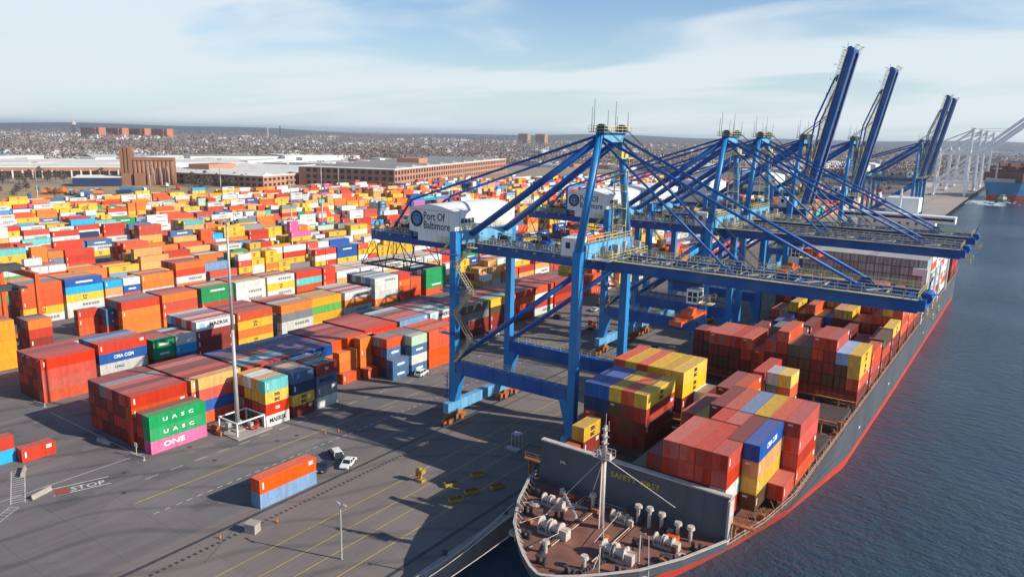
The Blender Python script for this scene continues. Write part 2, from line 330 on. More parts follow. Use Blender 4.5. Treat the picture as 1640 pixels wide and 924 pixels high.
rot_rects('ladder_marking', -136.0, 46.6, atan2(-12, 9), [(0, 14, 0, .12), (0, 14, 1.5, 1.62)]+[(i*.95, i*.95+.12, .1, 1.5) for i in range(15)], LINEW)
rot_rects('pavement_joint', -97, 60, atan2(-7, 4), [(-9, 4, 0, .12)], DARK)

PATCH = [asphalt('tar_patch', (.17, .155, .15), (.09, .085, .085)), asphalt('pale_patch', (.25, .222, .21), (.135, .122, .118))]
r_ = random.Random(31)
for i in range(34):
    x, y = r_.uniform(-135, -104), r_.uniform(48, 135); w_, l_ = r_.uniform(.8, 4), r_.uniform(2, 11)
    if i > 22: x, y = r_.uniform(-180, -140), r_.uniform(46, 69)
    mb = MB(); mb.poly([(x, y, .017+i*.0001), (x+w_, y, .017+i*.0001), (x+w_, y+l_, .017+i*.0001), (x, y+l_, .017+i*.0001)]); part('repair_patch', mb, PATCH[i % 2], pave)
for i in range(9):
    x, y = r_.uniform(-136, -100), r_.uniform(50, 110); mb = MB(); mb.tube((x, y, .018), (x, y, .03), .45, 12); part('manhole_cover', mb, DARK, pave)
# ------------------------------------------------------------------ containers
PITCH_Z, CW, CP = 2.62, 2.44, 2.5
COL = dict(r=(.53, .042, .016), o=(.63, .085, .020), O=(.70, .17, .025), d=(.22, .024, .016), p=(.53, .075, .040), y=(.72, .43, .035), w=(.58, .58, .54), b=(.010, .085, .33),
           n=(.010, .035, .11), c=(.015, .33, .62), t=(.11, .43, .40), g=(.012, .27, .085), k=(.20, .21, .22), m=(.62, .10, .27), l=(.17, .28, .45), a=(.66, .34, .11), h=(.80, .30, .012),
           s=(.055, .14, .27), e=(.42, .58, .42), G=(.10, .36, .07), x=(.10, .055, .02), W=(.74, .73, .69), B=(.25, .40, .62), z=(.085, .08, .055), R=(.40, .39, .385), K=(.34, .335, .335))
CNAME = dict(r='red', o='orange-red', O='orange', d='maroon', p='faded red', y='yellow', w='pale grey', b='bright blue', n='dark navy', c='cyan blue', t='turquoise', g='green', k='grey', m='pink', l='pale blue',
             a='tan', h='amber orange', s='slate blue', e='pale green', G='leaf green', x='brown', W='white', B='sky blue', z='olive drab', R='ash grey', K='dull grey')
def container_mesh(L):
    mb = MB(); w = CW/2; H = 2.59
    x0, x1 = -w, w
    # corrugated long sides
    ya, yb, za, zb = .16, L-.16, .17, H-.13; n = int((yb-ya)/.28); dy = (yb-ya)/n
    prof = []
    for i in range(n):
        y = ya+i*dy; prof += [(y, 0), (y+dy*.28, .036), (y+dy*.5, .036), (y+dy*.78, 0)]
    prof.append((yb, 0))
    for sx in (-1, 1):
        for (a, d1), (b, d2) in zip(prof, prof[1:]):
            xa, xb = sx*(w-.012-d1), sx*(w-.012-d2)
            q = [(xa, a, za), (xb, b, za), (xb, b, zb), (xa, a, zb)]
            mb.poly(q if sx > 0 else q[::-1])
    for (a, d1), (b, d2) in zip(prof[::2], prof[2::2]):      # corrugated roof
        pass
    n2 = int((yb-ya)/.42); dy2 = (yb-ya)/n2; pr = []
    for i in range(n2):
        y = ya+i*dy2; pr += [(y, 0), (y+dy2*.3, .03), (y+dy2*.5, .03), (y+dy2*.8, 0)]
    pr.append((yb, 0))
    for (a, d1), (b, d2) in zip(pr, pr[1:]):
        mb.poly([(-w+.06, a, H-.02-d1), (w-.06, a, H-.02-d1), (w-.06, b, H-.02-d2), (-w+.06, b, H-.02-d2)])
    # rails and posts
    for sx in (-1, 1):
        xa, xb = (w-.07, w) if sx > 0 else (-w, -w+.07)
        mb.box(xa, xb, .16, L-.16, 0.0, .17); mb.box(xa, xb, .16, L-.16, H-.13, H-.005)
        for y in (0, L-.16): mb.box(xa-.05 if sx > 0 else xa, xb if sx > 0 else xb+.05, y, y+.16, 0, H)
    for y in (0.0, L-.14):
        mb.box(-w+.12, w-.12, y, y+.14, 0, .15); mb.box(-w+.12, w-.12, y, y+.14, H-.15, H-.005)
    mb.poly([(-w+.12, L-.05, .15), (-w+.12, L-.05, H-.15), (w-.12, L-.05, H-.15), (w-.12, L-.05, .15)])
    mb.poly([(-w+.12, .10, .15), (w-.12, .10, .15), (w-.12, .10, H-.15), (-w+.12, .10, H-.15)])
    mb.poly([(-w+.06, .1, .12), (-w+.06, L-.1, .12), (w-.06, L-.1, .12), (w-.06, .1, .12)])
    return mb.mesh('container_body', MC)
CM = {12.19: container_mesh(12.19), 6.06: container_mesh(6.06)}
def door_mesh(sx):
    mb = MB(); a, b = (.02, 1.08) if sx > 0 else (-1.08, -.02)
    mb.box(a, b, .035, .085, .17, 2.42)
    for f in (.28, .72):
        x = a+(b-a)*f; mb.box(x-.03, x+.03, -.01, .03, .1, 2.5)
    for z in (.5, 1.05, 1.6, 2.15): mb.box(a+.06, b-.06, .022, .034, z, z+.24)
    return mb.mesh('door', MC)
DM = [door_mesh(-1), door_mesh(1)]
BLK = mat('black_lettering', (.02, .02, .025), .6, .1, 2); BLUL = mat('blue_lettering', (.03, .06, .2), .6, .1, 2)
PALEB = mat('pale_blue_logo', (.25, .5, .62), .6, .1, 2)
BRANDS = {'MAERSK': (1.45, .58, 6.2, BLK), 'UASC': (1.0, .5, 6.6, WHITEL), 'ONE': (1.5, .4, 4.6, WHITEL), 'EVERGREEN': (.8, .5, 5.4, WHITEL), 'CMA CGM': (1.25, .5, 5.0, WHITEL), 'HAMBURG SÜD': (1.35, .5, 9.0, WHITEL),
          'Hapag-Lloyd': (1.3, .58, 6.8, BLUL), 'MSC': (1.7, .5, 2.2, BLK), 'TEX': (.8, .9, 1.5, WHITEL), 'CAI': (1.0, .12, 1.5, WHITEL), 'UAC': (.9, .4, 2.4, BLUL), 'SEALAND': (.9, .55, 5.2, BLK), 'HMM': (1.2, .5, 3.0, WHITEL), 'COSCO': (1.1, .5, 4, WHITEL)}
recs = []          # every container of the scene; exposed ones are kept
def stack(Xr, k, Yf, L, tiers, z0=.03, where='', kk=0, brands={}):
    """tiers written top to bottom; Xr right edge, k column inwards"""
    n = len(tiers); x = Xr-k*CP-CW/2
    for i, ch in enumerate(tiers):
        tier = n-1-i
        if ch == '.': continue
        recs.append(dict(x=x, y=Yf, z=z0+tier*PITCH_Z, L=L, c=ch, tier=tier, n=n, k=k, where=where, brand=brands.get((k, i))))
def block(Xr, Yf, L, spec, where, brands={}, z0=.03, k0=0):
    for k, s in enumerate(spec.split('|')):
        if s: stack(Xr, k+k0, Yf, L, s, z0, where, brands=brands)
F40, F20 = 12.19, 6.06
# --- yard strip I (nearest the quay), read off the photograph
B = block
I = 'of the first yard block'
B(-137.1, 72.3, F40, 'ggm|drd', 'in the low front corner stack', {(0, 0): 'UASC', (0, 1): 'UASC', (0, 2): 'ONE'})
B(-143.9, 72.5, F40, 'rorr|pdrd|ddrd|rrdd|kdrd|ddrr|drdr', 'first bay '+I)
B(-143.6, 85.5, F40, 'arbo|ddrd|prdd|drdr|ddrr|pdrd|ddrr', 'second bay '+I)
B(-131.0, 94.9, F20, 'tyrw|ayrd|wydg|adkd', 'front bay of the mixed short stack', {(0, 1): 'MSC', (0, 3): 'MAERSK', (0, 2): 'CAI'})
B(-131.0, 102.1, F20, 'snyd|krnd|adnk|ndrd', 'middle bay of the mixed short stack', {(0, 2): 'MSC'})
B(-131.2, 109.2, F20, 'dskw|trdw|rwsd|wdkr', 'back bay of the mixed short stack', {(0, 1): 'MAERSK', (0, 0): 'TEX'})
B(-142.2, 98.7, F20, 'rdrd|trdd|wdrd|pdrd|nrdd|ddrd|bddr', 'third bay '+I, {(0, 0): 'CAI'})
B(-142.2, 105.0, F20, 'rord|wrdd|tdrd|rdrd|drdd|nddr|bdrd', 'fourth bay '+I)
B(-142.0, 111.3, F40, 'bObd|dbrd|bdrd|dbrd|bdrr|ddrd|lddr', 'fifth bay '+I, {(0, 0): 'CMA CGM'})
B(-143.6, 124.6, F40, 'oOod|podr|dodr|pdor|ddrr|pdrd|dprd', 'sixth bay '+I)
B(-141.2, 125.0, F20, '.OOo|.ddd', 'front bay of the plain orange short stack')
B(-139.6, 124.6, F20, 'o', 'standing alone in front of the orange short stack')
B(-140.3, 131.4, F20, 'OOOo', 'back bay of the plain orange short stack')
B(-138.0, 131.4, F20, 'o', 'standing low beside the back orange stack')
B(-145.4, 138.2, F40, 'rrrd|pord|opdr|rpdo|pdrd|prdd|dprd', 'seventh bay '+I, {(0, 0): 'CAI'})
B(-134.6, 135.4, F20, 'osdn|kdnd|odrd', 'front bay of the slate blue short stack', {(0, 1): 'CMA CGM'})
B(-132.0, 134.9, F20, 'ss', 'low in front of the slate blue short stack', {(0, 0): 'HMM', (0, 1): 'CMA CGM'})
B(-131.5, 141.6, F20, 'eswS|kdrd|kdnd|pdrd'.replace('S', 's'), 'behind the slate blue short stack', {(0, 1): 'CMA CGM', (0, 3): 'CMA CGM'})
B(-131.2, 148.3, F40, 'oooo|oodo|oodd|ododd'.replace('ododd', 'odod'), 'in the tall orange-red stack by the crane leg', {(0, 0): 'TEX', (0, 1): 'TEX', (0, 2): 'TEX', (0, 3): 'TEX'})
B(-145.2, 151.5, F40, 'lkwk|prdd|prdd|dprd|kdrd|wdrd', 'eighth bay '+I)
B(-145.2, 164.6, F40, 'wrwk|kwdd|wrdd|kprd|dwrd|prdd', 'ninth bay '+I)
# --- strip II
II = 'of the second yard block'
B(-183.1, 72.4, F40, 'rrpo|rdrd|rrdd|drrd|rdrd', 'first bay '+II)
B(-185.4, 86.6, F40, 'rbwr|prdd|lrdd|sdrd||.ord|.wdr|.prd', 'second bay '+II, {(0, 1): 'CMA CGM', (0, 2): 'UAC'})
B(-187.4, 101.6, F20, 'ggd|pdr|prd|dpr', 'third bay '+II, {(0, 0): 'EVERGREEN', (0, 1): 'EVERGREEN'})
B(-187.2, 107.9, F20, 'wcb|Odr|nrd|wdr', 'fourth bay '+II, {(0, 0): 'MAERSK', (0, 1): 'SEALAND'})
B(-187.2, 114.2, F40, 'wddd|rndd|wrdd|odrd|lddd|wndd', 'fifth bay '+II, {(0, 0): 'MAERSK'})
B(-187.6, 127.6, F40, 'oyOy|pdrd|drdd|prdd|dprd|rddd', 'sixth bay '+II, {(0, 1): 'MSC', (0, 2): 'HAMBURG SÜD'})
B(-185.9, 141.8, F40, 'Okww|akdd|wdkd|dkrd|pdrd|ardd', 'seventh bay '+II, {(0, 0): 'HAMBURG SÜD', (0, 1): 'UAC'})
B(-186.4, 154.3, F40, 'hGhy|adrd|ardd|ydrd', 'eighth bay '+II, {(0, 0): 'Hapag-Lloyd', (0, 1): 'UASC', (0, 2): 'Hapag-Lloyd'})
B(-185.7, 167.5, F40, 'wOwt|rdkd|wdrd|rddd|wdkd|wrdd', 'ninth bay '+II, {(0, 0): 'MAERSK', (0, 1): 'HAMBURG SÜD'})
B(-196.0, 191.5, F40, 'wwwO|lddd|wndd|kdnd|wdkd|ndsd', 'in the tall pale stack behind the gap', {(0, 0): 'MAERSK', (0, 1): 'MAERSK', (0, 2): 'MAERSK'})
B(-196.4, 204.6, F20, 'rOoo|rdod', 'behind the tall pale stack')
B(-194.5, 218.0, F40, 'gggo|wdgd|kdrd|wdnd|kdrd', 'in the green stack beyond the pale stack', {(0, 0): 'EVERGREEN', (0, 1): 'EVERGREEN', (0, 2): 'EVERGREEN'})
B(-196.4, 211.0, F20, 'oor|ddr', 'between the pale and the green stack')
# --- strip III
III = 'of the third yard block'
B(-216.7, 68.3, F40, 'hhhhh|prdrd|rdrdr', 'in the tall amber stack at the left', {(0, 0): 'Hapag-Lloyd', (0, 2): 'Hapag-Lloyd', (0, 4): 'Hapag-Lloyd'})
B(-222.8, 86.1, F20, 'Ord s'.replace(' ', '')+'|kdrd|drdd', 'first bay '+III, {(0, 3): 'CMA CGM'})
B(-235.8, 105.0, F20, 'roo', 'in the narrow red stack '+III, {(0, 0): 'CAI'})
B(-231.2, 111.2, F20, 'sso|sdo', 'in the slate blue short stack '+III, {(0, 0): 'CMA CGM', (0, 1): 'CMA CGM'})
B(-226.0, 113.5, F40, 'rOOO|kdrd|kddr|prdd', 'third bay '+III)
B(-226.4, 126.9, F40, 'OpoO|pdnd|pdrn|dprd', 'fourth bay '+III)
B(-226.6, 140.8, F40, 'ggrd|Odrd|edrd|rdpd', 'fifth bay '+III, {(0, 0): 'UASC', (0, 1): 'UASC'})
B(-226.6, 154.2, F40, 'wwwd|ykrd|prdd|prdd|dprd', 'sixth bay '+III, {(0, 1): 'MAERSK', (0, 2): 'SEALAND', (0, 0): 'UAC'})
B(-226.8, 167.4, F40, 'wywr|rdyd|ardd|prdd', 'seventh bay '+III, {(0, 0): 'MAERSK', (0, 1): 'MSC', (0, 2): 'MAERSK'})
B(-226.8, 180.6, F40, 'rtod|pdrd|prdd', 'eighth bay '+III, {(0, 0): 'HMM'})
B(-226.8, 193.8, F20, 'rroo|rdrd', 'ninth bay '+III, {(0, 0): 'HMM', (0, 1): 'HMM'})
for i in range(5): B(-226.8, 200.6+i*13.1, F40, 'Waw|aWw|Waw|aww|Waw|wWw', ('tenth', 'eleventh', 'twelfth', 'thirteenth', 'fourteenth')[i]+' bay '+III)
# --- strip IV
IV = 'of the fourth yard block'
B(-260.9, 99.9, F40, 'oooyw|kdrdd|lrddd|adrdd', 'first bay '+IV, {(0, 0): 'HMM', (0, 3): 'MSC'})
B(-260.6, 113.0, F40, 'bcyww|pdrdd|aprdd|Odrdd|yrddd', 'second bay '+IV, {(0, 2): 'MSC'})
B(-261.5, 126.3, F20, 'caww|krdd|prdd', 'third bay '+IV)
B(-262.0, 133.0, F20, 'Wbow|aOrd', 'fourth bay '+IV, {(0, 0): 'MAERSK'})
B(-262.5, 140.0, F40, 'OOwO|pdrd|yrdd|pdrd', 'fifth bay '+IV)
B(-263.0, 153.6, F40, 'OrwOo|pdrdd|drdnd|pdrrd', 'sixth bay '+IV, {(0, 2): 'MAERSK'})
# --- the rest of the yard, drawn from the photograph's mix of colours
MIX = 'oooooooOOOOrrrrrrppdyyyyyyyywwwwwwwwwwWWWWWbslgthhkenmcataa'
def rcol(): return rnd.choice(MIX)
ORD = ['first', 'second', 'third', 'fourth', 'fifth', 'sixth', 'seventh', 'eighth', 'ninth', 'tenth', 'eleventh', 'twelfth', 'thirteenth', 'fourteenth', 'fifteenth', 'sixteenth', 'seventeenth', 'eighteenth', 'nineteenth', 'twentieth']
def ordn(i): return ORD[i] if i < 20 else ('twenty-' if i < 29 else 'thirty-')+ORD[(i-19) % 10-1] if i != 29 else 'thirtieth'
def fill(Xr, y0, y1, ncol, hmin, hmax, name, step=13.15):
    y = y0; bay = 0; dom = rcol()
    while y < y1:
        g = rnd.random()
        if g < .06: y += step*rnd.choice((1, 1, 2)); bay += 1; continue
        dom = rnd.choice('oorrpOOyyyywwwwWWabgk') if rnd.random() < .85 else dom; two = rnd.random() < .22; base = rnd.uniform(hmin, hmax); fc = None
        for sub in ((0, F20), (6.3, F20)) if two else ((0, F40),):
            for k in range(ncol):
                h = max(0, min(5, round(base+rnd.gauss(0, .75)-(.6 if k == 0 and rnd.random() < .35 else 0))))
                if h == 0: continue
                s = ''.join(dom if rnd.random() < .42 else rcol() for _ in range(h))
                if rnd.random() < .3: s = s[0]*2+s[2:] if h > 1 else s
                stack(Xr, k, y+sub[0], sub[1], s, .03, 'bay %d of %s' % (bay, name))
        y += step; bay += 1
for i, sp in enumerate(('zkdd|rdrd|drdd|pdrd|rddr|drrd', 'yxdd|tddd|drdd|rdrd|pddr|drdd', 'rord|drdd|rdrd|dprd|rddd|ddrd', 'oWrw|rdrd|drdd|rrdd|prdd|drdd', 'rdrd|drdd|prdd|rdrd|dddr|rddd')): B(-142.5, 178.2+13.2*i, F40, sp, 'in shade bay %d behind the crane legs' % (i+1))
fill(-145.2, 262, 470, 6, 2.2, 4, 'the first yard block', 13.2)
fill(-186.5, 245, 480, 6, 2.2, 4.2, 'the second yard block')
fill(-226.8, 268, 1000, 6, 2.4, 4.4, 'the third yard block')
fill(-263.5, 168, 1000, 6, 2.4, 4.6, 'the fourth yard block')
for i in range(9):
    X = -301-38.2*i
    fill(X, 95+14*i, 1000 if i < 5 else 960-60*(i-5), 6, 2.0 if i < 6 else 1.2, 4.4 if i < 6 else 2.6, 'the %s yard block' % ORD[4+i])
for X in (-150, -188): fill(X, 560, 980, 5, 1.6, 3.8, 'the far quayside yard')
# --- loose ones in the foreground
B(-102.0, 71.9, F40, 'ol', 'in the lone two-high pair on the open pavement', {})
B(-152.7, 55.4, F20, 'r', 'low at the left edge of the pavement')
B(-155.0, 43.0, F40, 'rc', 'at the far left edge, cut by the frame')
# --- on the ship (deck columns 2.5 m, z = top of hatch covers)
DZ = 9.65
def SB(k0, Yf, L, spec, where, brands={}): block(-26.0, Yf, L, spec, where, {(a+k0, b): c for (a, b), c in brands.items()}, DZ, k0)
SB(2, 98.6, F20, 'ros', 'in the starboard front bay')  # lower corner column
SB(2, 98.6, F20, 'rrwr', 'in the starboard front bay')
recs[:] = [r for i, r in enumerate(recs) if not (r['where'] == 'in the starboard front bay' and r['n'] == 3)]
SB(3, 98.6, F40, 'dxl|dxr|dxr'.replace('dxl', 'rrxs').replace('dxr', 'prxd'), 'in the starboard front bay')
SB(6, 98.6, F40, '.dxd|..zd', 'in the starboard front bay')
SB(1, 104.9, F40, 'bayy|ddxx'.replace('bayy', 'bayx'), 'in the second starboard bay')
SB(3, 111.2, F20, 'pdrd|rdrd', 'in the second starboard bay')
SB(0, 110.6, F20, 'r', 'low on deck by the starboard rail')
SB(0, 117.6, F40, 'rrro|odrr|ydrd|ldrd|odrd|ddrd', 'in the third starboard bay')
SB(6, 117.9, F40, '.yxd|.pxd', 'in the third starboard bay')
SB(10, 114.4, F40, 'yrdd|odxd|yxdd|bndd|bnrd', 'in the front port bay', {(0, 0): 'MSC', (0, 1): 'TEX'})
SB(10, 130.6, F40, 'yydx|yydd|yxdd|odxd|yxdd|oxdd', 'in the second port bay', {(0, 0): 'MSC', (0, 1): 'MSC'})
SB(13, 98.9, F20, '..o', 'behind the port end of the breakwater'); SB(13, 106.0, F20, 'yd', 'behind the port end of the breakwater', {(0, 0): 'MSC'})
SB(6, 134.8, F40, 'oyd|dwk', 'in the middle bay')
SB(8, 136.5, F20, 'od|Wd', 'in the middle bay'); SB(6, 149.0, F40, 'rod|...', 'in the middle bay'.replace('middle', 'fourth middle'))
SB(4, 150.0, F20, 'yr|wd'.replace('yr', 'yod').replace('wd', 'wkd'), 'in the fourth bay'); SB(4, 142.8, F20, 'e|k', 'low in the fourth bay')
SB(9, 163.6, F40, 'ordd|rddx|pdxd|pddd', 'in the fifth port bay')
SB(14, 173.6, F20, 'oxd|ddd', 'in the fifth port bay')
SB(7, 163.6, F40, '.rd|.rd', 'in the fifth bay')
SB(0, 165.0, F40, 'yyod|Bxxd|rddxd|prddd|zxxd|zxxd|orddd|.pddd|.odd', 'in the sixth starboard bay', {(0, 0): 'MSC', (0, 1): 'MSC'})
SB(0, 179.0, F40, 'ord|yd|o|.d|bd|xd|d|od|kddx|ddx|od|nd|y|d', 'in the seventh bay')
SB(0, 193.0, F40, 'xrd|rd|d|d|d|xd|dd|d|dx|d|dd|d|dx', 'in the eighth bay')
SB(0, 207.0, F40, 'ydd|rd|d|d|dd|d|x|d|dd|d|d|bd|d|d', 'in the ninth bay')
SB(0, 221.0, F40, 'orod|yodd|odd|od|rd|ydd|add|bd|yd|odd|rd|ydd|ad|od', 'in the tenth bay')
SB(0, 234.6, F40, 'oOod|yodd|oodd|oOodd|rOodd|odd|rodd|ydd|yydd|yodd|add|bodd|yddd|.odd|oddd', 'in the eleventh bay')
SB(0, 247.6, F40, 'ood|rdd|oodd|odd|rrdd|yyd|yyd|oodd|rod|yydd|aydd|oood|rooo|yooo|oddd', 'in the twelfth bay')
SB(0, 263.0, F40, '|'.join(''.join(rnd.choice('RRRRRRRRRRRK') for _ in range(6))+'K' if i != 14 else 'oRRRRRK' for i in range(15)), 'in the pale wall of stacked containers')
for i, y in enumerate((276.6, 290.0, 303.4, 316.4)): SB(0, y, F40, '|'.join([('WoWWwWo', 'rWWwWrW', 'WWrWoWw', 'WrWWwoW')[i]]+[rcol()+'kwdwdd' for _ in range(14)]), 'in bay %d behind the pale wall' % (i+1))
for i, y in enumerate((352, 366)): SB(0, y, F40, '|'.join(rcol()+'odrd' for _ in range(15)), 'in stern bay %d' % (i+1))

# exposure, distance, selection
occ = {}
for r in recs: occ.setdefault((round(r['x']*2), round(r['z']*2)), []).append((r['y'], r['y']+r['L']))
allb = {}
for r in recs: allb.setdefault((int(r['x']//5), int(r['y']//13)), []).append(r)
def near(r):
    a, b_ = int(r['x']//5), int(r['y']//13)
    for i in (-1, 0, 1):
        for j in (-1, 0, 1):
            for q in allb.get((a+i, b_+j), ()):
                if q is not r: yield q
for r in recs:
    cov_t = cov_x = cov_y = 0.0
    for q in near(r):
        ov = min(r['y']+r['L'], q['y']+q['L'])-max(r['y'], q['y'])
        if abs(q['x']-r['x']) < 1.3 and 2 < q['z']-r['z'] < 3.2 and ov > 0: cov_t += ov
        if 2.2 < q['x']-r['x'] < 2.9 and abs(q['z']-r['z']) < 1 and ov > 0: cov_x += ov
        if abs(q['x']-r['x']) < 1.6 and abs(q['z']-r['z']) < 1 and 0 < r['y']-(q['y']+q['L']) < 2.2: cov_y = 1
    r['top'] = cov_t < r['L']*.8; r['side'] = cov_x < r['L']*.8; r['end'] = not cov_y
    r['seen'] = r['top'] or r['side'] or (r['end'])
    d = Vector((r['x'], r['y']+r['L']/2, r['z']+1.3))-Vector((0, 0, CAMH)); zc = d.dot(fw); r['d'] = d.length
    u = d.dot(r2)/zc/(820/1194) if zc > 1 else 9; v = d.dot(u2)/zc/(462/1194) if zc > 1 else 9
    r['in'] = abs(u) < 1.04 and abs(v) < 1.05
recs = [r for r in recs if r['seen'] and (r['in'] or r['d'] < 420)]
cand = sorted([r for r in recs if r['in']], key=lambda r: r['d']*(1 if (r['top'] or r['side']) else 1.5)*(.8 if r['L'] > 8 else 1))
solo = cand[:298]; sid = set(id(r) for r in solo)
used = {}
DEFB = dict(w='MAERSK', y='MSC', b='CMA CGM', s='CMA CGM', g='EVERGREEN', h='Hapag-Lloyd', m='ONE', G='UASC')
TIER = ['bottom tier', 'second tier up', 'third tier up', 'fourth tier up', 'fifth tier up', 'sixth tier up', 'seventh tier up']
for r in solo:
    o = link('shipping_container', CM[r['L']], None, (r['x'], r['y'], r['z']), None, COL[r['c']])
    v = rnd.uniform(.86, 1.1); o.color = tuple(min(1, a*v) for a in COL[r['c']])+(1,)
    ship = r['z'] > 9.5 and r['x'] > -66
    if r['n'] == 1: lab = '%s container %s' % (CNAME[r['c']], r['where'])
    else:
        row = ORD[r['k']] if r['k'] < 20 else '%d' % r['k']
        lab = '%s container, %s, %s column, %s' % (CNAME[r['c']], TIER[r['tier']].replace(' up', ''), row, r['where'].replace('standing ', ''))
    
    used[lab] = used.get(lab, 0)+1
    if used[lab] > 1: lab = lab.replace(' column', ' column from the water side') if 'column' in lab else lab+', the farther one'
    tag(o, lab, 'container', 'containers aboard the ship' if ship else 'containers stacked in the yard')
    for i in (0, 1):
        dd = link('door', DM[i], o); dd.color = o.color
    br = r['brand'] or (DEFB.get(r['c']) if (r['side'] and r['d'] < 420 and rnd.random() < .75 and r['top'] and r['L'] > 8) else None)
    if br and r['side'] and br in BRANDS:
        s, f, wdt, m = BRANDS[br]
        if r['L'] < 8: wdt = min(wdt*.72, 4.6); f = .5
        if br == 'UASC': me = text_mesh('U  A  S  C', s, width=wdt, m=m, bold=.03)
        elif br == 'MSC': me = text_mesh('m\nsc', 1.35, width=1.5, m=m, bold=.05)
        else: me = text_mesh(br, s, width=wdt, m=m, bold=.03)
        if m is BLK and r['c'] in 'dnb': me = text_mesh(br, s, width=wdt, m=WHITEL, bold=.03)
        link('lettering', me, o, (CW/2+.012, r['L']*f, 1.32), ROT_X)
        if br == 'MAERSK' and r['L'] > 8:
            if 'star' not in globals():
                mb = MB(); mb.box(0, .02, -.75, .75, -.75, .75); star = mb.mesh('emblem', PALEB)
            link('emblem', star, o, (CW/2+.004, 1.9, 1.3))
        if br == 'MSC' and False: pass
    elif r['side'] and r['d'] < 330:       # small white number block at the end of the side
        if 'idm' not in globals():
            mb = MB(); mb.box(0, .02, 0, .28, 0, 1.2); idm = mb.mesh('number_strip', WHITEL)
            mb = MB()
            for i in range(3): mb.box(0, .02, -.5, .5, .26*i, .26*i+.16)
            idm2 = mb.mesh('number_strip', WHITEL)
        if rnd.random() < .7: link('number_strip', idm, o, (CW/2+.004, .55, .8))
        if rnd.random() < .6: link('number_strip', idm2, o, (CW/2+.004, r['L']-1.2, 1.6))
    if r['end'] and r['d'] < 230 and rnd.random() < .22:
        link('lettering', text_mesh('tex', .62, m=WHITEL, bold=.02), o, (-.45, .02, 2.12), ROT_Y)
# the remaining, smaller ones as one mass
mb = MB(); mb2 = []
for r in recs:
    if id(r) in sid: continue
    v = rnd.uniform(.84, 1.12); c = tuple(min(1, a*v) for a in COL[r['c']]); mb.col = c
    x, y, z, L = r['x'], r['y'], r['z'], r['L']
    mb.box(x-CW/2, x+CW/2, y, y+L, z, z+2.59)
    if r['end'] and r['d'] < 480:      # door joints, lock rods and frame of the visible end
        e = y-.03; fc = tuple(q*.35 for q in c); mb.col = fc
        for a in (-1.22, -.05, 1.1): mb.poly([(x+a, e, z), (x+a+.12, e, z), (x+a+.12, e, z+2.59), (x+a, e, z+2.59)])
        mb.poly([(x-1.1, e, z), (x+1.1, e, z), (x+1.1, e, z+.14), (x-1.1, e, z+.14)]); mb.poly([(x-1.1, e, z+2.45), (x+1.1, e, z+2.45), (x+1.1, e, z+2.59), (x-1.1, e, z+2.59)])
        mb.col = tuple(min(1, q*1.35) for q in c)
        for a in (-.75, -.4, .35, .7): mb.poly([(x+a, e-.01, z+.15), (x+a+.07, e-.01, z+.15), (x+a+.07, e-.01, z+2.44), (x+a, e-.01, z+2.44)])
    if r['side'] and r['d'] < 800 and r['c'] in 'wygWhbsG':
        X = x+CW/2+.03
        if r['c'] in 'wW' and L > 8 and rnd.random() < .75:
            mb.col = (.03, .03, .035)
            for i in range(6):
                a = y+L*.42+i*.95
                mb.poly([(X, a, z+.85), (X, a+.22, z+.85), (X, a+.22, z+1.8), (X, a, z+1.8)]); mb.poly([(X, a+.45, z+.85), (X, a+.62, z+.85), (X, a+.62, z+1.8), (X, a+.45, z+1.8)])
                mb.poly([(X, a+.2, z+1.25), (X, a+.47, z+1.25), (X, a+.47, z+1.42), (X, a+.2, z+1.42)])
        elif r['c'] == 'y':
            mb.col = (.04, .03, .03); a = y+L*.5-.7
            for i in range(3): mb.poly([(X, a+i*.5, z+1.35), (X, a+.28+i*.5, z+1.35), (X, a+.28+i*.5, z+2.1), (X, a+i*.5, z+2.1)])
            for i in range(2): mb.poly([(X, a+.1+i*.6, z+.5), (X, a+.5+i*.6, z+.5), (X, a+.5+i*.6, z+1.1), (X, a+.1+i*.6, z+1.1)])
        elif r['c'] in 'gbs' and rnd.random() < .7:
            mb.col = (.7, .7, .68); a = y+L*.28
            mb.poly([(X, a, z+1.0), (X, a+L*.45, z+1.0), (X, a+L*.45, z+1.6), (X, a, z+1.6)])
    elif r['side'] and r['d'] < 500 and rnd.random() < .5:
        X = x+CW/2+.03; mb.col = (.65, .62, .58); mb.poly([(X, y+.5, z+.8), (X, y+.8, z+.8), (X, y+.8, z+2), (X, y+.5, z+2)])
tag(link('container_stacks', mb.mesh('container_stacks', MCV)), 'mass of smaller stacked containers filling the yard beyond the front blocks', 'containers', kind='stuff')
NREC = (len(recs), len(solo))

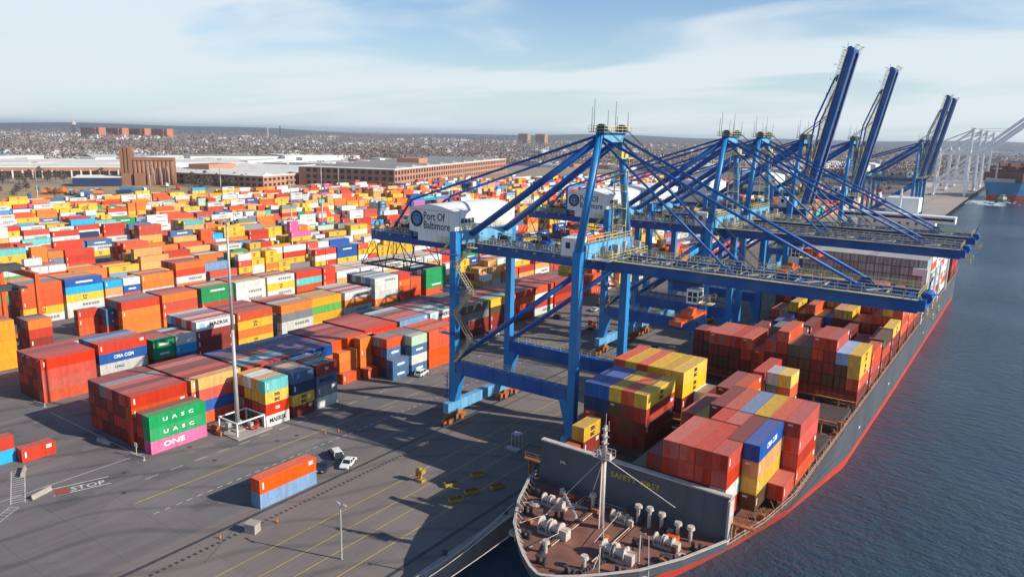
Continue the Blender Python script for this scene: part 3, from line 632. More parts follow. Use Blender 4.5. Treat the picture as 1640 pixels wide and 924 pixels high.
# ------------------------------------------------------------------ ship to shore cranes
XC = -85.95; LS, WS = -15.25, 15.25; HY = 10.35; GY = 3.6
_cr = {}
def cpart(key, name, fn, m, parent, smooth=False):
    if key not in _cr:
        mb = MB(); fn(mb); _cr[key] = mb.mesh(name, m, smooth)
    return link(name, _cr[key], parent)
def crane(Y0, raised, label):
    R = thing('gantry_crane', label, 'crane', (XC, Y0, 0), 0, 'blue gantry cranes along the quay')
    P = lambda k, n, fn, m, sm=False: cpart(k, n, fn, m, R, sm)
    for xi, X in enumerate((LS, WS)):
        def sill(mb):
            mb.box(X-.75, X+.75, -13.2, 13.2, 2.9, 5.3)
            for y in range(-12, 13, 3): mb.box(X-.8, X+.8, y-.05, y+.05, 2.9, 5.33)
        P(('sill', xi), 'sill_beam', sill, PBLUE)
        for yi, y in enumerate((-10.6, 10.6)):
            def bog(mb):
                for c in (-2.1, 2.1):
                    mb.box(X-.55, X+.55, y+c-1.7, y+c+1.7, .9, 1.9); mb.box(X-.4, X+.4, y+c-.6, y+c+.6, 1.9, 2.9)
                    mb.box(X+.5, X+1.15, y+c-.7, y+c+.3, .7, 1.8)
                mb.box(X-.7, X+.7, y-2.6, y+2.6, 2.2, 2.88)
            b_ = P(('bog', xi, yi), 'bogie', bog, RUST)
            def wh(mb):
                for c in (-3.2, -1.1, 1.1, 3.2): mb.tube((X-.2, y+c, .42), (X+.2, y+c, .42), .42, 10)
            cpart(('whl', xi, yi), 'wheel', wh, DARK, b_)
    for xi, X in enumerate((LS, WS)):
        ins = 1 if X < 0 else -1
        for yi, y in enumerate((-HY, HY)):
            def leg(mb):
                w = .82; a = [(X-w, y-w), (X+w, y-w), (X+w, y+w), (X-w, y+w)]
                if ins > 0: t = [(X-w, y-w), (X+w+1.9, y-w), (X+w+1.9, y+w), (X-w, y+w)]
                else: t = [(X-w-1.9, y-w), (X+w, y-w), (X+w, y+w), (X-w-1.9, y+w)]
                mb.hexa([(*p, 5.3) for p in a]+[(*p, 12.2) for p in t])
                mb.box(X-w, X+w, y-w, y+w, 12.2, 43.2 if X < 0 else 42.2)
                for z in (18, 25, 32): mb.box(X-w-.06, X+w+.06, y-w-.06, y+w+.06, z, z+.25)
            P(('leg', xi, yi), 'leg', leg, BLUE if False else LBLUE)
    for yi, y in enumerate((-HY, HY)):
        def portal(mb):
            mb.box(LS+.9, WS-.9, y-.75, y+.75, 11.9, 14.9)
            for x in range(-12, 13, 4): mb.box(x-.06, x+.06, y-.8, y+.8, 11.9, 14.93)
        pb = P(('portal', yi), 'portal_beam', portal, BLUE)
        def prail(mb):
            for s in (-.75, .75): mb.rail((LS+1, y+s, 14.9), (WS-1, y+s, 14.9))
        cpart(('prail', yi), 'handrail', prail, YEL, pb)
        def dia(mb): mb.tube((LS+1, y, 15.2), (WS-.9, y, 37.2), .55, 10)
        P(('dia', yi), 'diagonal_brace', dia, BLUE, True)
    def xb1(mb):
        mb.box(LS-.95, LS+1.05, -HY+.95, HY-.95, 40.5, 43.1)
    P('xb1', 'cross_beam', xb1, PBLUE)
    def xb2(mb): mb.box(WS-1.0, WS+1.1, -HY+.95, HY-.95, 40.6, 43.4)
    P('xb2', 'cross_beam', xb2, PBLUE)
    for gi, y in enumerate((-GY, GY)):
        def gird(mb):
            mb.box(-47, WS+2.2, y-.55, y+.55, 38.1, 40.35); mb.box(-47, WS+2.2, y-.75, y+.75, 40.35, 40.5); mb.box(-47, WS+2.2, y-.75, y+.75, 38.0, 38.1)
            for x in (LS, WS): mb.box(x-.7, x+.7, y-.6, y+.6, 40.5, 41)
        g = P(('gird', gi), 'girder', gird, BLUE)
        def gr(mb):
            s = -1.7 if y < 0 else 1.7
            mb.rail((-46.8, y+s, 40.4), (WS+2, y+s, 40.4), 1.15, 2.0, .09); mb.rail((-46.8, y+s*.35, 40.5), (WS+2, y+s*.35, 40.5), 1.15, 2.0, .09)
        cpart(('grail', gi), 'handrail', gr, YEL, g)
        def gw(mb):
            s = -1 if y < 0 else 1
            mb.box(-46.8, WS+2, min(y+s*.8, y+s*1.7), max(y+s*.8, y+s*1.7), 40.3, 40.38)
            for x in range(-46, 17, 3): mb.bar((x, y+s*.7, 39.6), (x, y+s*1.6, 40.3), .1)
        cpart(('gwalk', gi), 'walkway', gw, GALV, g)
    def ends(mb):
        for x in (-46.4, -30, 0): mb.box(x-.4, x+.4, -GY+.56, GY-.56, 38.6, 40.2)
    P('ends', 'tie_beam', ends, BLUE)
    # A frame
    for yi, s in enumerate((-1, 1)):
        def up_(mb): mb.tube((WS, s*HY, 42.0), (WS+.2, s*4.2, 64.6), .85, 12, .7)
        P(('afl', yi), 'frame_leg', up_, LBLUE, True)
        def back(mb): mb.tube((WS-.5, s*4.2, 63.0), (LS+1.4, s*6.2, 42.6), .75, 12)
        P(('backleg', yi), 'back_leg', back, BLUE, True)
        def bst(mb):
            mb.tube((WS-.4, s*4.2, 64.0), (-31.2, s*6.8, 48.7), .28, 6); mb.tube((-31.2, s*6.8, 48.7), (-40.5, s*GY, 40.6), .3, 6)
        P(('bstay', yi), 'back_stay', bst, BLUE)
        def rp(mb): mb.bar((-31.2, s*6.8, 40), (-31.2, s*6.8, 48.9), .6); mb.bar((-31.2, s*6.8, 40), (-31.2, s*GY, 40), .6)
        P(('rpost', yi), 'rear_post', rp, BLUE)
        def sheave(mb): mb.tube((WS+.4, s*4.2-.45, 65.2), (WS+.4, s*4.2+.45, 65.2), 1.05, 14)
        P(('sheave', yi), 'sheave', sheave, DARK)
    def rbm(mb): mb.bar((-31.2, -6.8, 48.6), (-31.2, 6.8, 48.6), .6)
    P('rbm', 'rear_beam', rbm, LBLUE)
    def apx(mb): mb.box(WS-.8, WS+1.0, -4.2, 4.2, 62.8, 64.6); mb.box(WS-1.6, WS+1.8, -5.6, 5.6, 64.6, 64.75)
    P('apx', 'apex_beam', apx, PBLUE)
    def apr_(mb):
        for a, b2 in (((WS-1.6, -5.6), (WS+1.8, -5.6)), ((WS-1.6, 5.6), (WS+1.8, 5.6)), ((WS-1.6, -5.6), (WS-1.6, 5.6)), ((WS+1.8, -5.6), (WS+1.8, 5.6))): mb.rail((*a, 64.75), (*b2, 64.75), 1.1, 1.8, .08)
    P('aprail', 'handrail', apr_, YEL)
    def ant(mb):
        for x, y, h in ((WS-1.2, -5.2, 4.6), (WS-.6, -5.4, 6.2), (WS, -1, 4.2), (WS+.4, 1.4, 6.0), (WS+1.2, 5.2, 4.0), (WS-1, 4.8, 3.2)): mb.tube((x, y, 64.7), (x, y, 64.7+h), .07, 5, .04)
    P('ant', 'antenna', ant, DARK)
    def hoistplat(mb): mb.box(WS-1.0, WS+2.4, 1.2, 6.2, 59.6, 59.8); mb.box(WS+.2, WS+1.8, 2, 5, 59.8, 61.2)
    P('hp', 'hoist_platform', hoistplat, YEL)
    # machinery house
    hx0, hx1, hy0, hy1 = -29.6, -16.4, -9.2, 13.2
    def house(mb):
        mb.hexa([(hx0, hy0, 42.2), (hx1, hy0, 40.9), (hx1, hy1, 40.9), (hx0, hy1, 42.2), (hx0, hy0, 47.2), (hx1, hy0, 47.2), (hx1, hy1, 47.2), (hx0, hy1, 47.2)])
        mb.box(hx0+2.6, hx1-.02, hy0+.02, hy1-.02, 40.2, 42.15)
    h = P('house', 'machinery_house', house, WHITE)
    def roof(mb):
        n = 8
        for i in range(n):
            a, b2 = hx0-.15+(hx1-hx0+.3)*i/n, hx0-.15+(hx1-hx0+.3)*(i+1)/n
            za, zb = 47.22+1.1*sin(pi*i/n), 47.22+1.1*sin(pi*(i+1)/n)
            mb.hexa([(a, hy0-.15, 47.2), (b2, hy0-.15, 47.2), (b2, hy1+.15, 47.2), (a, hy1+.15, 47.2), (a, hy0-.15, za+.08), (b2, hy0-.15, zb+.08), (b2, hy1+.15, zb+.08), (a, hy1+.15, za+.08)])
    cpart('hroof', 'roof', roof, WHITE, h)
    L1 = link('lettering', text_mesh('Port Of\nBaltimore', 2.45, 'LEFT', .025, 7.6, .02, NAVYL), h, (hx0+4.2, hy0-.02, 44.7), ROT_Y)
    def emb(mb):
        n = 28; c = (hx0+2.25, 45.0)
        for i in range(n):
            a, b2 = 2*pi*i/n, 2*pi*(i+1)/n
            p = lambda r, t: (c[0]+r*cos(t), hy0-.03, c[1]+r*sin(t))
            mb.poly([p(1.2, a), p(1.2, b2), p(1.85, b2), p(1.85, a)][::-1])
    cpart('emb', 'emblem_ring', emb, NAVYL, h)
    def emb2(mb):
        n = 24; c = (hx0+2.25, 45.0); mb.poly([(c[0]+1.12*cos(2*pi*i/n), hy0-.02, c[1]+1.12*sin(2*pi*i/n)) for i in range(n)])
    cpart('emb2', 'emblem_disc', emb2, BLUE, h)
    def emb3(mb):
        c = (hx0+2.25, 45.0)
        for a, b2 in (((-.8, -.2), (-.2, .5)), ((-.2, .5), (.1, -.1)), ((.1, -.1), (.5, .4)), ((.5, .4), (.8, -.2))): mb.bar((c[0]+a[0], hy0-.04, c[1]+a[1]), (c[0]+b2[0], hy0-.04, c[1]+b2[1]), .14)
        mb.bar((c[0]-.8, hy0-.04, c[1]-.45), (c[0]+.8, hy0-.04, c[1]-.45), .12); mb.bar((c[0]-.6, hy0-.04, c[1]-.72), (c[0]+.6, hy0-.04, c[1]-.72), .12)
    cpart('emb3', 'emblem_lines', emb3, PALEB, h)
    def hseam(mb):
        for i in range(1, 8):
            x = hx0+(hx1-hx0)*i/8; z0_ = 42.2-1.3*i/8
            mb.box(x-.03, x+.03, hy0-.012, hy0+.05, z0_, 47.15)
        for i in range(1, 13):
            y = hy0+(hy1-hy0)*i/13; mb.box(hx1-.05, hx1+.03, y-.04, y+.04, 43.3, 47.15)
        mb.box(hx0, hx1, hy0-.011, hy0+.05, 47.02, 47.14)
    cpart('hseam', 'panel_seam', hseam, GALV, h)['kind'] = 'stuff'
    def hvent(mb):
        for i in range(4): mb.box(hx1-.02, hx1+.09, -7+i*1.2, -6.1+i*1.2, 44.6, 45.6)
    cpart('hvent', 'vent', hvent, DARK, h)
    def hdoor(mb): mb.box(hx1-.02, hx1+.06, -2, -.9, 41, 43.2); mb.box(hx1-.02, hx1+.06, 4, 6, 43.8, 44.8)
    cpart('hdoor', 'door', hdoor, GALV, h)
    def deck(mb):
        mb.rail((LS+.9, -9, 43.1), (LS+.9, 9, 43.1), 1.1, 2, .08); mb.rail((LS-.8, -9, 43.1), (LS-.8, 9, 43.1), 1.1, 2, .08); mb.rail((hx0+9, hy0-.9, 40.6), (hx1-.2, hy0-.9, 40.6), 1.1, 1.5, .08)
        mb.box(hx0+9, hx1-.2, hy0-.9, hy0-.02, 40.5, 40.6); mb.bar((hx1-3.5, hy0-.5, 38.2), (hx1-.4, hy0-.5, 41.2), .12, .5)
    P('hdeck', 'platform', deck, YEL)
    # drums, cable reels and small machinery at the girder's rear end
    def rear(mb):
        for i, x in enumerate((-46, -43.8, -41.6, -38.6, -36.5, -34)):
            y = -3+1.2*(i % 3)
            n = 12
            for j in range(n):
                a, b2 = 2*pi*j/n, 2*pi*(j+1)/n; mb.bar((x, y+.9*cos(a), 41.6+.9*sin(a)), (x, y+.9*cos(b2), 41.6+.9*sin(b2)), .25)
            mb.box(x-.2, x+.2, y-.3, y+.3, 40.4, 41.2)
        mb.box(-42, -33, 1, 3, 40.4, 41.6)
    P('rear', 'cable_sheaves', rear, DARK)
    def susp(mb):
        z = 31.6; xs, ys_ = (-49.2, -33.2), (-5.5, 5.5)
        mb.box(xs[0], xs[1], ys_[0], ys_[0]+1.6, z, z+.2); mb.box(xs[0], xs[1], ys_[1]-1.6, ys_[1], z, z+.2); mb.box(xs[0], xs[0]+1.6, ys_[0]+1.6, ys_[1]-1.6, z, z+.19); mb.box(xs[1]-1.6, xs[1], ys_[0]+1.6, ys_[1]-1.6, z, z+.19)
        for x in (xs[0], -41.2, xs[1]):
            for y in ys_: mb.bar((x, y, z), (max(x, -46.9), y*.66, 38.2), .16)
        for y in ys_:
            mb.bar((xs[0], y, z), (-43.5, y*.66, 38.2), .14); mb.bar((xs[0]+7, y, z), (-46.9, y*.66, 38.2), .14); mb.bar((xs[1], y, z), (-38, y*.66, 38.2), .14)
            mb.rail((xs[0], y, z+.2), (xs[1], y, z+.2), 1.1, 2, .08)
        for i in range(6): mb.bar((xs[0]+1+i*2.6, ys_[0]+1.6, z+.1), (xs[0]+1+i*2.6, ys_[1]-1.6, z+.1), .15)
    P('susp', 'hanging_platform', susp, DARK)
    # stairs on the near landside leg, elevator cage
    def stair(mb):
        z = 15; x = LS+1.6; y = -HY-1.3; d = 1; zs = [15, 20.3, 25.6, 30.9, 36.2, 40.6]
        for a, b2 in zip(zs, zs[1:]):
            x0_, x1_ = (x, x+4.4) if d > 0 else (x+4.4, x)
            mb.bar((x0_, y, a), (x1_, y, b2), .12, .3); mb.bar((x0_, y-.8, a), (x1_, y-.8, b2), .12, .3)
            mb.bar((x0_, y, a+1.1), (x1_, y, b2+1.1), .09); mb.bar((x0_, y-.8, a+1.1), (x1_, y-.8, b2+1.1), .09)
            for i in range(9):
                f = i/9; mb.box(min(x0_, x1_)+4.4*(f if d > 0 else 1-f)-.15, min(x0_, x1_)+4.4*(f if d > 0 else 1-f)+.15, y-.75, y-.05, a+(b2-a)*f, a+(b2-a)*f+.05)
            mb.box(x1_-.9, x1_+.9, y-1.0, y+.3, b2-.1, b2); mb.rail((x1_-.9, y-1, b2), (x1_+.9, y-1, b2), 1.1, .9, .08); d = -d
    P('stair', 'staircase', stair, STAIR)
    def lp(mb):
        for z in (21, 30.5, 38.4):
            mb.box(LS-2.2, LS+2.4, -HY-2.4, -HY-1.0, z, z+.15); mb.rail((LS-2.2, -HY-2.4, z), (LS+2.4, -HY-2.4, z), 1.1, 1.4, .07)
        mb.tube((LS-1.0, -HY-1.25, 1), (LS-1.0, -HY-1.25, 12), .08, 5)
        for z in range(2, 12): mb.box(LS-1.4, LS-.6, -HY-1.7, -HY-1.3, z, z+.06)
    P('lp', 'leg_platform', lp, BLUE)
    # clutter at the waterside cross beam: ladders, boxes, operator access tower
    r_ = random.Random(3)
    for i in range(14):
        x, y, hh, wx, wy = WS+r_.uniform(-4.5, 5), -7.6+i*1.17, r_.uniform(.6, 2.2), r_.uniform(.6, 1.6), r_.uniform(.5, 1.0)
        P(('clut', i), 'winch_box', lambda mb: mb.cbox(x, y, 40.68, wx, wy, hh), GALV)
    def clut2(mb):
        for y in (-8.6, -5, 5, 8.6):
            mb.rail((WS-5, y, 40.7), (WS+5.5, y, 40.7), 1.15, 1.5, .09)
        for x in (WS-5, WS+5.5): mb.rail((x, -8.6, 40.7), (x, 8.6, 40.7), 1.15, 1.5, .09)
        mb.rail((WS-1.2, -9, 43.4), (WS-1.2, 9, 43.4), 1.15, 1.5, .09); mb.rail((WS+1.2, -9, 43.4), (WS+1.2, 9, 43.4), 1.15, 1.5, .09)
        for z in (46, 49.5, 53, 56.5): mb.rail((WS-1.6, 6, z), (WS+1.4, 6, z), 1.1, 1.5, .08); mb.box(WS-1.6, WS+1.4, 5.2, 6.2, z-.1, z)
        for x in (WS-1.6, WS+1.4): mb.bar((x, 6.2, 43), (x, 6.2, 59.6), .12)
        for i in range(36): mb.box(WS-.5, WS+.3, 6.1, 6.25, 43.4+i*.45, 43.46+i*.45)
    P('clut2', 'access_ladder', clut2, YEL)
    rq = random.Random(9)
    for i in range(26):
        x = rq.uniform(LS+2, WS-5); y = rq.choice((-1, 1))*rq.uniform(.0, 2.7); hh = rq.uniform(.5, 2.4); wx, wy = rq.uniform(.4, 2.0), rq.uniform(.4, 1.4); rod = rq.random() < .4
        P(('mach', i), 'hoist_drum' if rod else 'machinery_box', (lambda mb: mb.tube((x-wx/2, y, 41.3), (x+wx/2, y, 41.3), .55, 10)) if rod else (lambda mb: mb.cbox(x, y, 40.6, wx, wy, hh)), (DARK, BLUE, GALV, LBLUE)[i % 4])
    def brace(mb):
        for i in range(13):
            x = -45+i*4.7; mb.bar((x, -GY+.5, 40.2), (x+4.7, GY-.5, 40.2) if i % 2 else (x+.1, GY-.5, 40.2), .22)
            mb.bar((x, -GY, 40.45), (x, GY, 40.45), .18)
    tag(P('brace', 'girder_bracing', brace, BLUE), kind='stuff')
    def fest(mb):
        for i in range(15):
            x = -44+i*3.9
            for a_, b_ in (((0, 37.9), (1.2, 36.6)), ((1.2, 36.6), (2.5, 36.5)), ((2.5, 36.5), (3.8, 37.9))): mb.bar((x+a_[0], GY+1.3, a_[1]), (x+b_[0], GY+1.3, b_[1]), .08)
        mb.box(-45, 17, GY+1.2, GY+1.4, 37.9, 38.05)
    P('fest', 'festoon_cable', fest, DARK)
    def topw(mb):
        for z_ in (47, 52, 57):
            mb.bar((WS+.05, -HY+(z_-42)*.272, z_), (WS+.05, HY-(z_-42)*.272, z_), .35)
        for a_, b_ in ((42.5, 52), (52, 62)): mb.bar((WS+.05, -HY+(a_-42)*.272, a_), (WS+.05, HY-(b_-42)*.272, b_), .22); mb.bar((WS+.05, HY-(a_-42)*.272, a_), (WS+.05, -HY+(b_-42)*.272, b_), .22)
    if False: P('topw', 'frame_brace', topw, BLUE)
    def lamps(mb):
        for i in range(14): mb.cbox(-44+i*4.6, -GY-1.8, 39.7, .5, .35, .3); mb.bar((-44+i*4.6, -GY-1.75, 40.4), (-44+i*4.6, -GY-1.75, 42.6), .06); mb.cbox(-44+i*4.6, -GY-1.75, 42.6, .5, .3, .2)
    tag(P('lamps', 'floodlights', lamps, GALV), kind='stuff')
    def ebox(mb): mb.box(WS-4.6, WS-1.6, -9.2, -6.6, 40.9, 44.4)
    eb = P('ebox', 'electrical_house', ebox, WHITE)
    cpart('ewin', 'window', lambda mb: mb.box(WS-3.6, WS-2.6, -9.24, -9.18, 42.4, 43.6), GLASS, eb)
    for y in (-6.8, 6.8): P(('wk', y), 'working_platform', lambda mb: mb.box(WS-5, WS+5.5, y-1.8, y+1.8, 40.55, 40.65), GALV)
    # boom
    hx = WS+2.4; Lb = 55.0
    ang = radians(79) if raised else 0
    B_ = bpy.data.objects.new('boom', None)
    def bm(mb):
        for y in (-GY, GY):
            mb.box(0, Lb, y-.5, y+.5, -1.05, 1.1); mb.box(0, Lb, y-.72, y+.72, 1.1, 1.24); mb.box(0, Lb, y-.72, y+.72, -1.2, -1.05)
    k = ('boom',)
    if k not in _cr:
        mb = MB(); bm(mb); _cr[k] = mb.mesh('boom', BLUE)
    bo = link('boom', _cr[k], R, (hx, 0, 39.25), (0, -ang, 0))
    def trim(mb):
        for x in (1, 18, 36, 53.5): mb.box(x-.4, x+.4, -GY+.52, GY-.52, -.5, .9)
    cpart('btrim', 'boom_tie', trim, BLUE, bo)
    def bbr(mb):
        for i in range(11):
            x = 2+i*4.8; mb.bar((x, -GY+.5, .95), (x+4.8, GY-.5, .95) if i % 2 else (x+.1, GY-.5, .95), .2); mb.bar((x, -GY-1.6, 1.0), (x, GY+1.6, 1.0), .14)
            mb.bar((x, -GY-1.75, 1.1), (x, -GY-1.75, 3.2), .06); mb.cbox(x, -GY-1.75, 3.2, .5, .3, .2)
    cpart('bbr', 'boom_bracing', bbr, GALV, bo)['kind'] = 'stuff'
    def brl(mb):
        for y, s in ((-GY, -1), (GY, 1)):
            mb.rail((.5, y+s*1.75, 1.1), (Lb, y+s*1.75, 1.1), 1.15, 2, .09); mb.rail((.5, y-s*.4, 1.24), (Lb, y-s*.4, 1.24), 1.15, 2, .09); mb.box(.5, Lb, min(y+s*.75, y+s*1.75), max(y+s*.75, y+s*1.75), 1.0, 1.08)
        for y in (-GY, GY): mb.rail((Lb+.2, y-1, -2.2), (Lb+2.2, y-1, -2.2), 1.1, 1, .09); mb.rail((Lb+2.2, y-1, -2.2), (Lb+2.2, y+1, -2.2), 1.1, 1, .09); mb.bar((Lb, y, 1.6), (Lb+2.2, y, -2.2), .12)
        mb.rail((Lb, -GY-1.7, 1.1), (Lb, GY+1.7, 1.1), 1.15, 1.4, .07)
    cpart('brail', 'handrail', brl, YEL, bo)
    def btip(mb):
        mb.box(Lb, Lb+1.0, -GY-.5, GY+.5, -.9, .9); mb.tube((Lb+.8, -2, .9), (Lb+.8, 2, .9), .9, 12); mb.bar((Lb+.5, 0, .9), (Lb+1.2, 0, 4.2), .15); mb.bar((Lb+.5, 3, .9), (Lb+.6, 3, 2.8), .12)
        mb.bar((Lb+.9, -2.5, 1.6), (Lb+2.6, -2.5, 1.9), .12)
    cpart('btip', 'boom_tip', btip, BLUE, bo)
    def brl2(mb):
        for y in (-GY+.9, GY-.9): mb.box(0, Lb, y-.16, y+.16, -1.35, -1.2)
    cpart('brail2', 'trolley_rail', brl2, GALV, bo)
    def lug(mb):
        for x in (24, 46):
            for y in (-GY, GY): mb.hexa([(x-1.6, y-.2, 1.2), (x+1.6, y-.2, 1.2), (x+1.6, y+.2, 1.2), (x-1.6, y+.2, 1.2), (x-.5, y-.2, 2.4), (x+.5, y-.2, 2.4), (x+.5, y+.2, 2.4), (x-.5, y+.2, 2.4)])
    cpart('lug', 'stay_lug', lug, BLUE, bo)
    if not raised:
        for yi, s in enumerate((-1, 1)):
            def fs(mb): mb.tube((WS+.6, s*4.2, 63.6), (hx+46, s*GY, 41.4), .28, 8)
            P(('fs1', yi), 'fore_stay', fs, BLUE, True)
            def fs2(mb): mb.tube((WS+.6, s*4.0, 63.0), (hx+24, s*GY, 41.4), .24, 8)
            P(('fs2', yi), 'fore_stay', fs2, BLUE, True)
            def rp2(mb):
                for q in (-.3, .3): mb.tube((WS+.4, s*4.2+q, 66.1), (hx+30, s*2.4+q, 40.8), .06, 4)
            P(('rp2', yi), 'hoist_rope', rp2, DARK)
    else:
        for yi, s in enumerate((-1, 1)):
            def fs(mb):
                ex, ez = hx+46*cos(ang)-2.4*sin(ang), 39.25+46*sin(ang)+2.4*cos(ang)
                mx_, mz_ = hx+22*cos(ang)-7.0*sin(ang), 39.25+24*sin(ang)+4
                mb.tube((ex, s*GY, ez), (hx+30*cos(ang)-4.4*sin(ang), s*GY, 39.25+30*sin(ang)+2), .32, 8); mb.tube((hx+30*cos(ang)-4.4*sin(ang), s*GY, 39.25+30*sin(ang)+2), (WS+1.6, s*4.2, 46), .3, 8)
            P(('rfs1', yi), 'folded_stay', fs, BLUE, True)
            def rp2(mb):
                ex, ez = hx+30*cos(ang)-1.4*sin(ang), 39.25+30*sin(ang)
                for q in (-.5, 0, .5): mb.tube((WS-.5, s*3+q, 66.0), (hx+34*cos(ang)-1.6, s*1.6+q, 39.25+34*sin(ang)), .07, 4)
            P(('rrp', yi), 'hoist_rope', rp2, DARK)
            def hang(mb):
                for q in range(4): mb.tube((WS+2+q*.7, s*(2+q*.5), 62.8), (WS+2+q*.8, s*(2+q*.5), 41), .09, 4)
            P(('hang', yi), 'hanging_rope', hang, DARK)
    # trolley and cab
    tx = 34.0 if not raised else -6.0
    T = link('trolley', _cr.setdefault('trolley', (lambda mb: (mb.box(-3.4, 3.4, -GY+.6, GY-.6, -1.9, -1.4), mb.box(-2.6, -1.2, -2, 2, -1.4, 0), mb.box(1.2, 2.6, -2, 2, -1.4, 0), mb.mesh('trolley', DARK))[-1])(MB())), R, (tx, 0, 39.3))
    cab = cpart('cab', 'operator_cab', lambda mb: mb.box(1.4, 3.6, -5.2, -2.6, -5.0, -2.3), WHITE, T)
    def cw(mb):
        for z in (-4.6, -3.6):
            for x in (1.7, 2.65): mb.box(x, x+.75, -5.24, -5.18, z, z+.8)
            mb.box(3.58, 3.64, -4.9, -2.9, z, z+.8)
    cpart('cabwin', 'cab_window', cw, GLASS, cab)
    def cgal(mb): mb.rail((3.6, -5.2, -4.8), (6, -5.2, -4.2), 1.1, 1, .08); mb.rail((3.6, -2.6, -4.8), (6, -2.6, -4.2), 1.1, 1, .08); mb.box(3.6, 6, -5.2, -2.6, -4.9, -4.8)
    cpart('cabgal', 'cab_gallery', cgal, YEL, T)
    dz = -8.6
    def spr(mb):
        mb.box(-1.1, 1.1, -6.1, 6.1, dz-.5, dz); mb.box(-.7, .7, -2.2, 2.2, dz, dz+1.3)
        for y in (-6.0, 6.0): mb.box(-1.22, 1.22, y-.3, y+.3, dz-.8, dz+.1)
    cpart('spr', 'spreader', spr, ORANGE, T)
    def rps(mb):
        for x in (-.7, .7):
            for y in (-1.6, 1.6): mb.tube((x, y, dz+1.2), (x*1.4, y, -1.6), .05, 4)
    cpart('rps', 'spreader_rope', rps, DARK, T)
    return R
crane(133.1, False, 'nearest blue gantry crane, its long boom lowered across the ship')
crane(202.0, False, 'second blue gantry crane from the camera, boom lowered')
crane(230.8, False, 'third blue gantry crane from the camera, boom lowered, tip farthest right')
crane(278.7, True, 'blue gantry crane with the tallest-looking raised boom')
crane(361.0, True, 'blue gantry crane with the middle one of the raised booms')
crane(577.0, True, 'blue gantry crane with the left boom of the close far pair')
crane(614.0, True, 'blue gantry crane with the right boom of the close far pair')
# white cranes far along the quay
def wcrane(Y0, up_, label):
    R = thing('gantry_crane', label, 'crane', (-94.5, Y0, 0), 0, 'white gantry cranes at the far quay')
    for k, x in enumerate((-17, 17)):
        for y in (-10, 10):
            cpart(('wl', k, y), 'leg', lambda mb: mb.bar((x, y, 0), (x*.94, y*.8, 52), 2.7), WCRANE, R)
        cpart(('wsill', k), 'sill_beam', lambda mb: mb.box(x-1, x+1, -13, 13, 1, 3.5), WCRANE, R)
    for y in (-10, 10):
        cpart(('wp', y), 'portal_beam', lambda mb: mb.box(-16, 16, y*.94-.8, y*.94+.8, 15, 18), WCRANE, R)
        cpart(('wd', y), 'diagonal_brace', lambda mb: mb.bar((-16, y*.94, 18), (16, y*.84, 49), 1.9), WCRANE, R)
        cpart(('wa', y), 'frame_leg', lambda mb: mb.bar((16, y*.8, 53), (17, y*.5, 82), 2.4), WCRANE, R)
        cpart(('wb', y), 'back_leg', lambda mb: mb.bar((16.5, y*.5, 80), (-15, y*.7, 53), 1.7), WCRANE, R)
        cpart(('wst', y), 'back_stay', lambda mb: mb.bar((16.5, y*.5, 81), (-40, y*.5, 54), .9), WCRANE, R)
    cpart('wg', 'girder', lambda mb: (mb.box(-42, 20, -4.5, -3, 50, 53), mb.box(-42, 20, 3, 4.5, 50, 53)), WCRANE, R)
    cpart('wx', 'cross_beam', lambda mb: (mb.box(15, 17.5, -9, 9, 53.1, 55.6), mb.box(-17, -15, -9, 9, 53.1, 55.6), mb.box(15.5, 18, -5.5, 5.5, 80.5, 82.5), mb.box(13.5, 20, -6.5, 6.5, 82.5, 83)), WCRANE, R)
    cpart('wh', 'machinery_house', lambda mb: mb.box(-30, -16, -6, 6, 53.2, 59), WHITE, R)
    a = radians(up_); b_ = link('boom', _cr.setdefault('wboom', (lambda mb: (mb.box(0, 64, -4.5, -3, -1.6, 1.6), mb.box(0, 64, 3, 4.5, -1.6, 1.6), [mb.box(x, x+.6, -3, 3, -.8, .8) for x in range(2, 64, 6)], mb.mesh('boom', WCRANE))[-1])(MB())), R, (20.6, 0, 51.5), (0, -a, 0))
    for y in (-4, 4):
        mb = MB(); mb.bar((17, y, 82), (20.6+44*cos(a), y, 51.5+44*sin(a)+1.5), .35); part('fore_stay', mb, WCRANE, R)
wcrane(1085, 43, 'white gantry crane at the far quay, nearer one, boom half raised')
wcrane(1215, 43, 'white gantry crane at the far quay, middle one, boom half raised')
wcrane(1330, 43, 'white gantry crane at the far quay, fourth of the row')
wcrane(1500, 0, 'white gantry crane farthest along the quay, boom lowered')

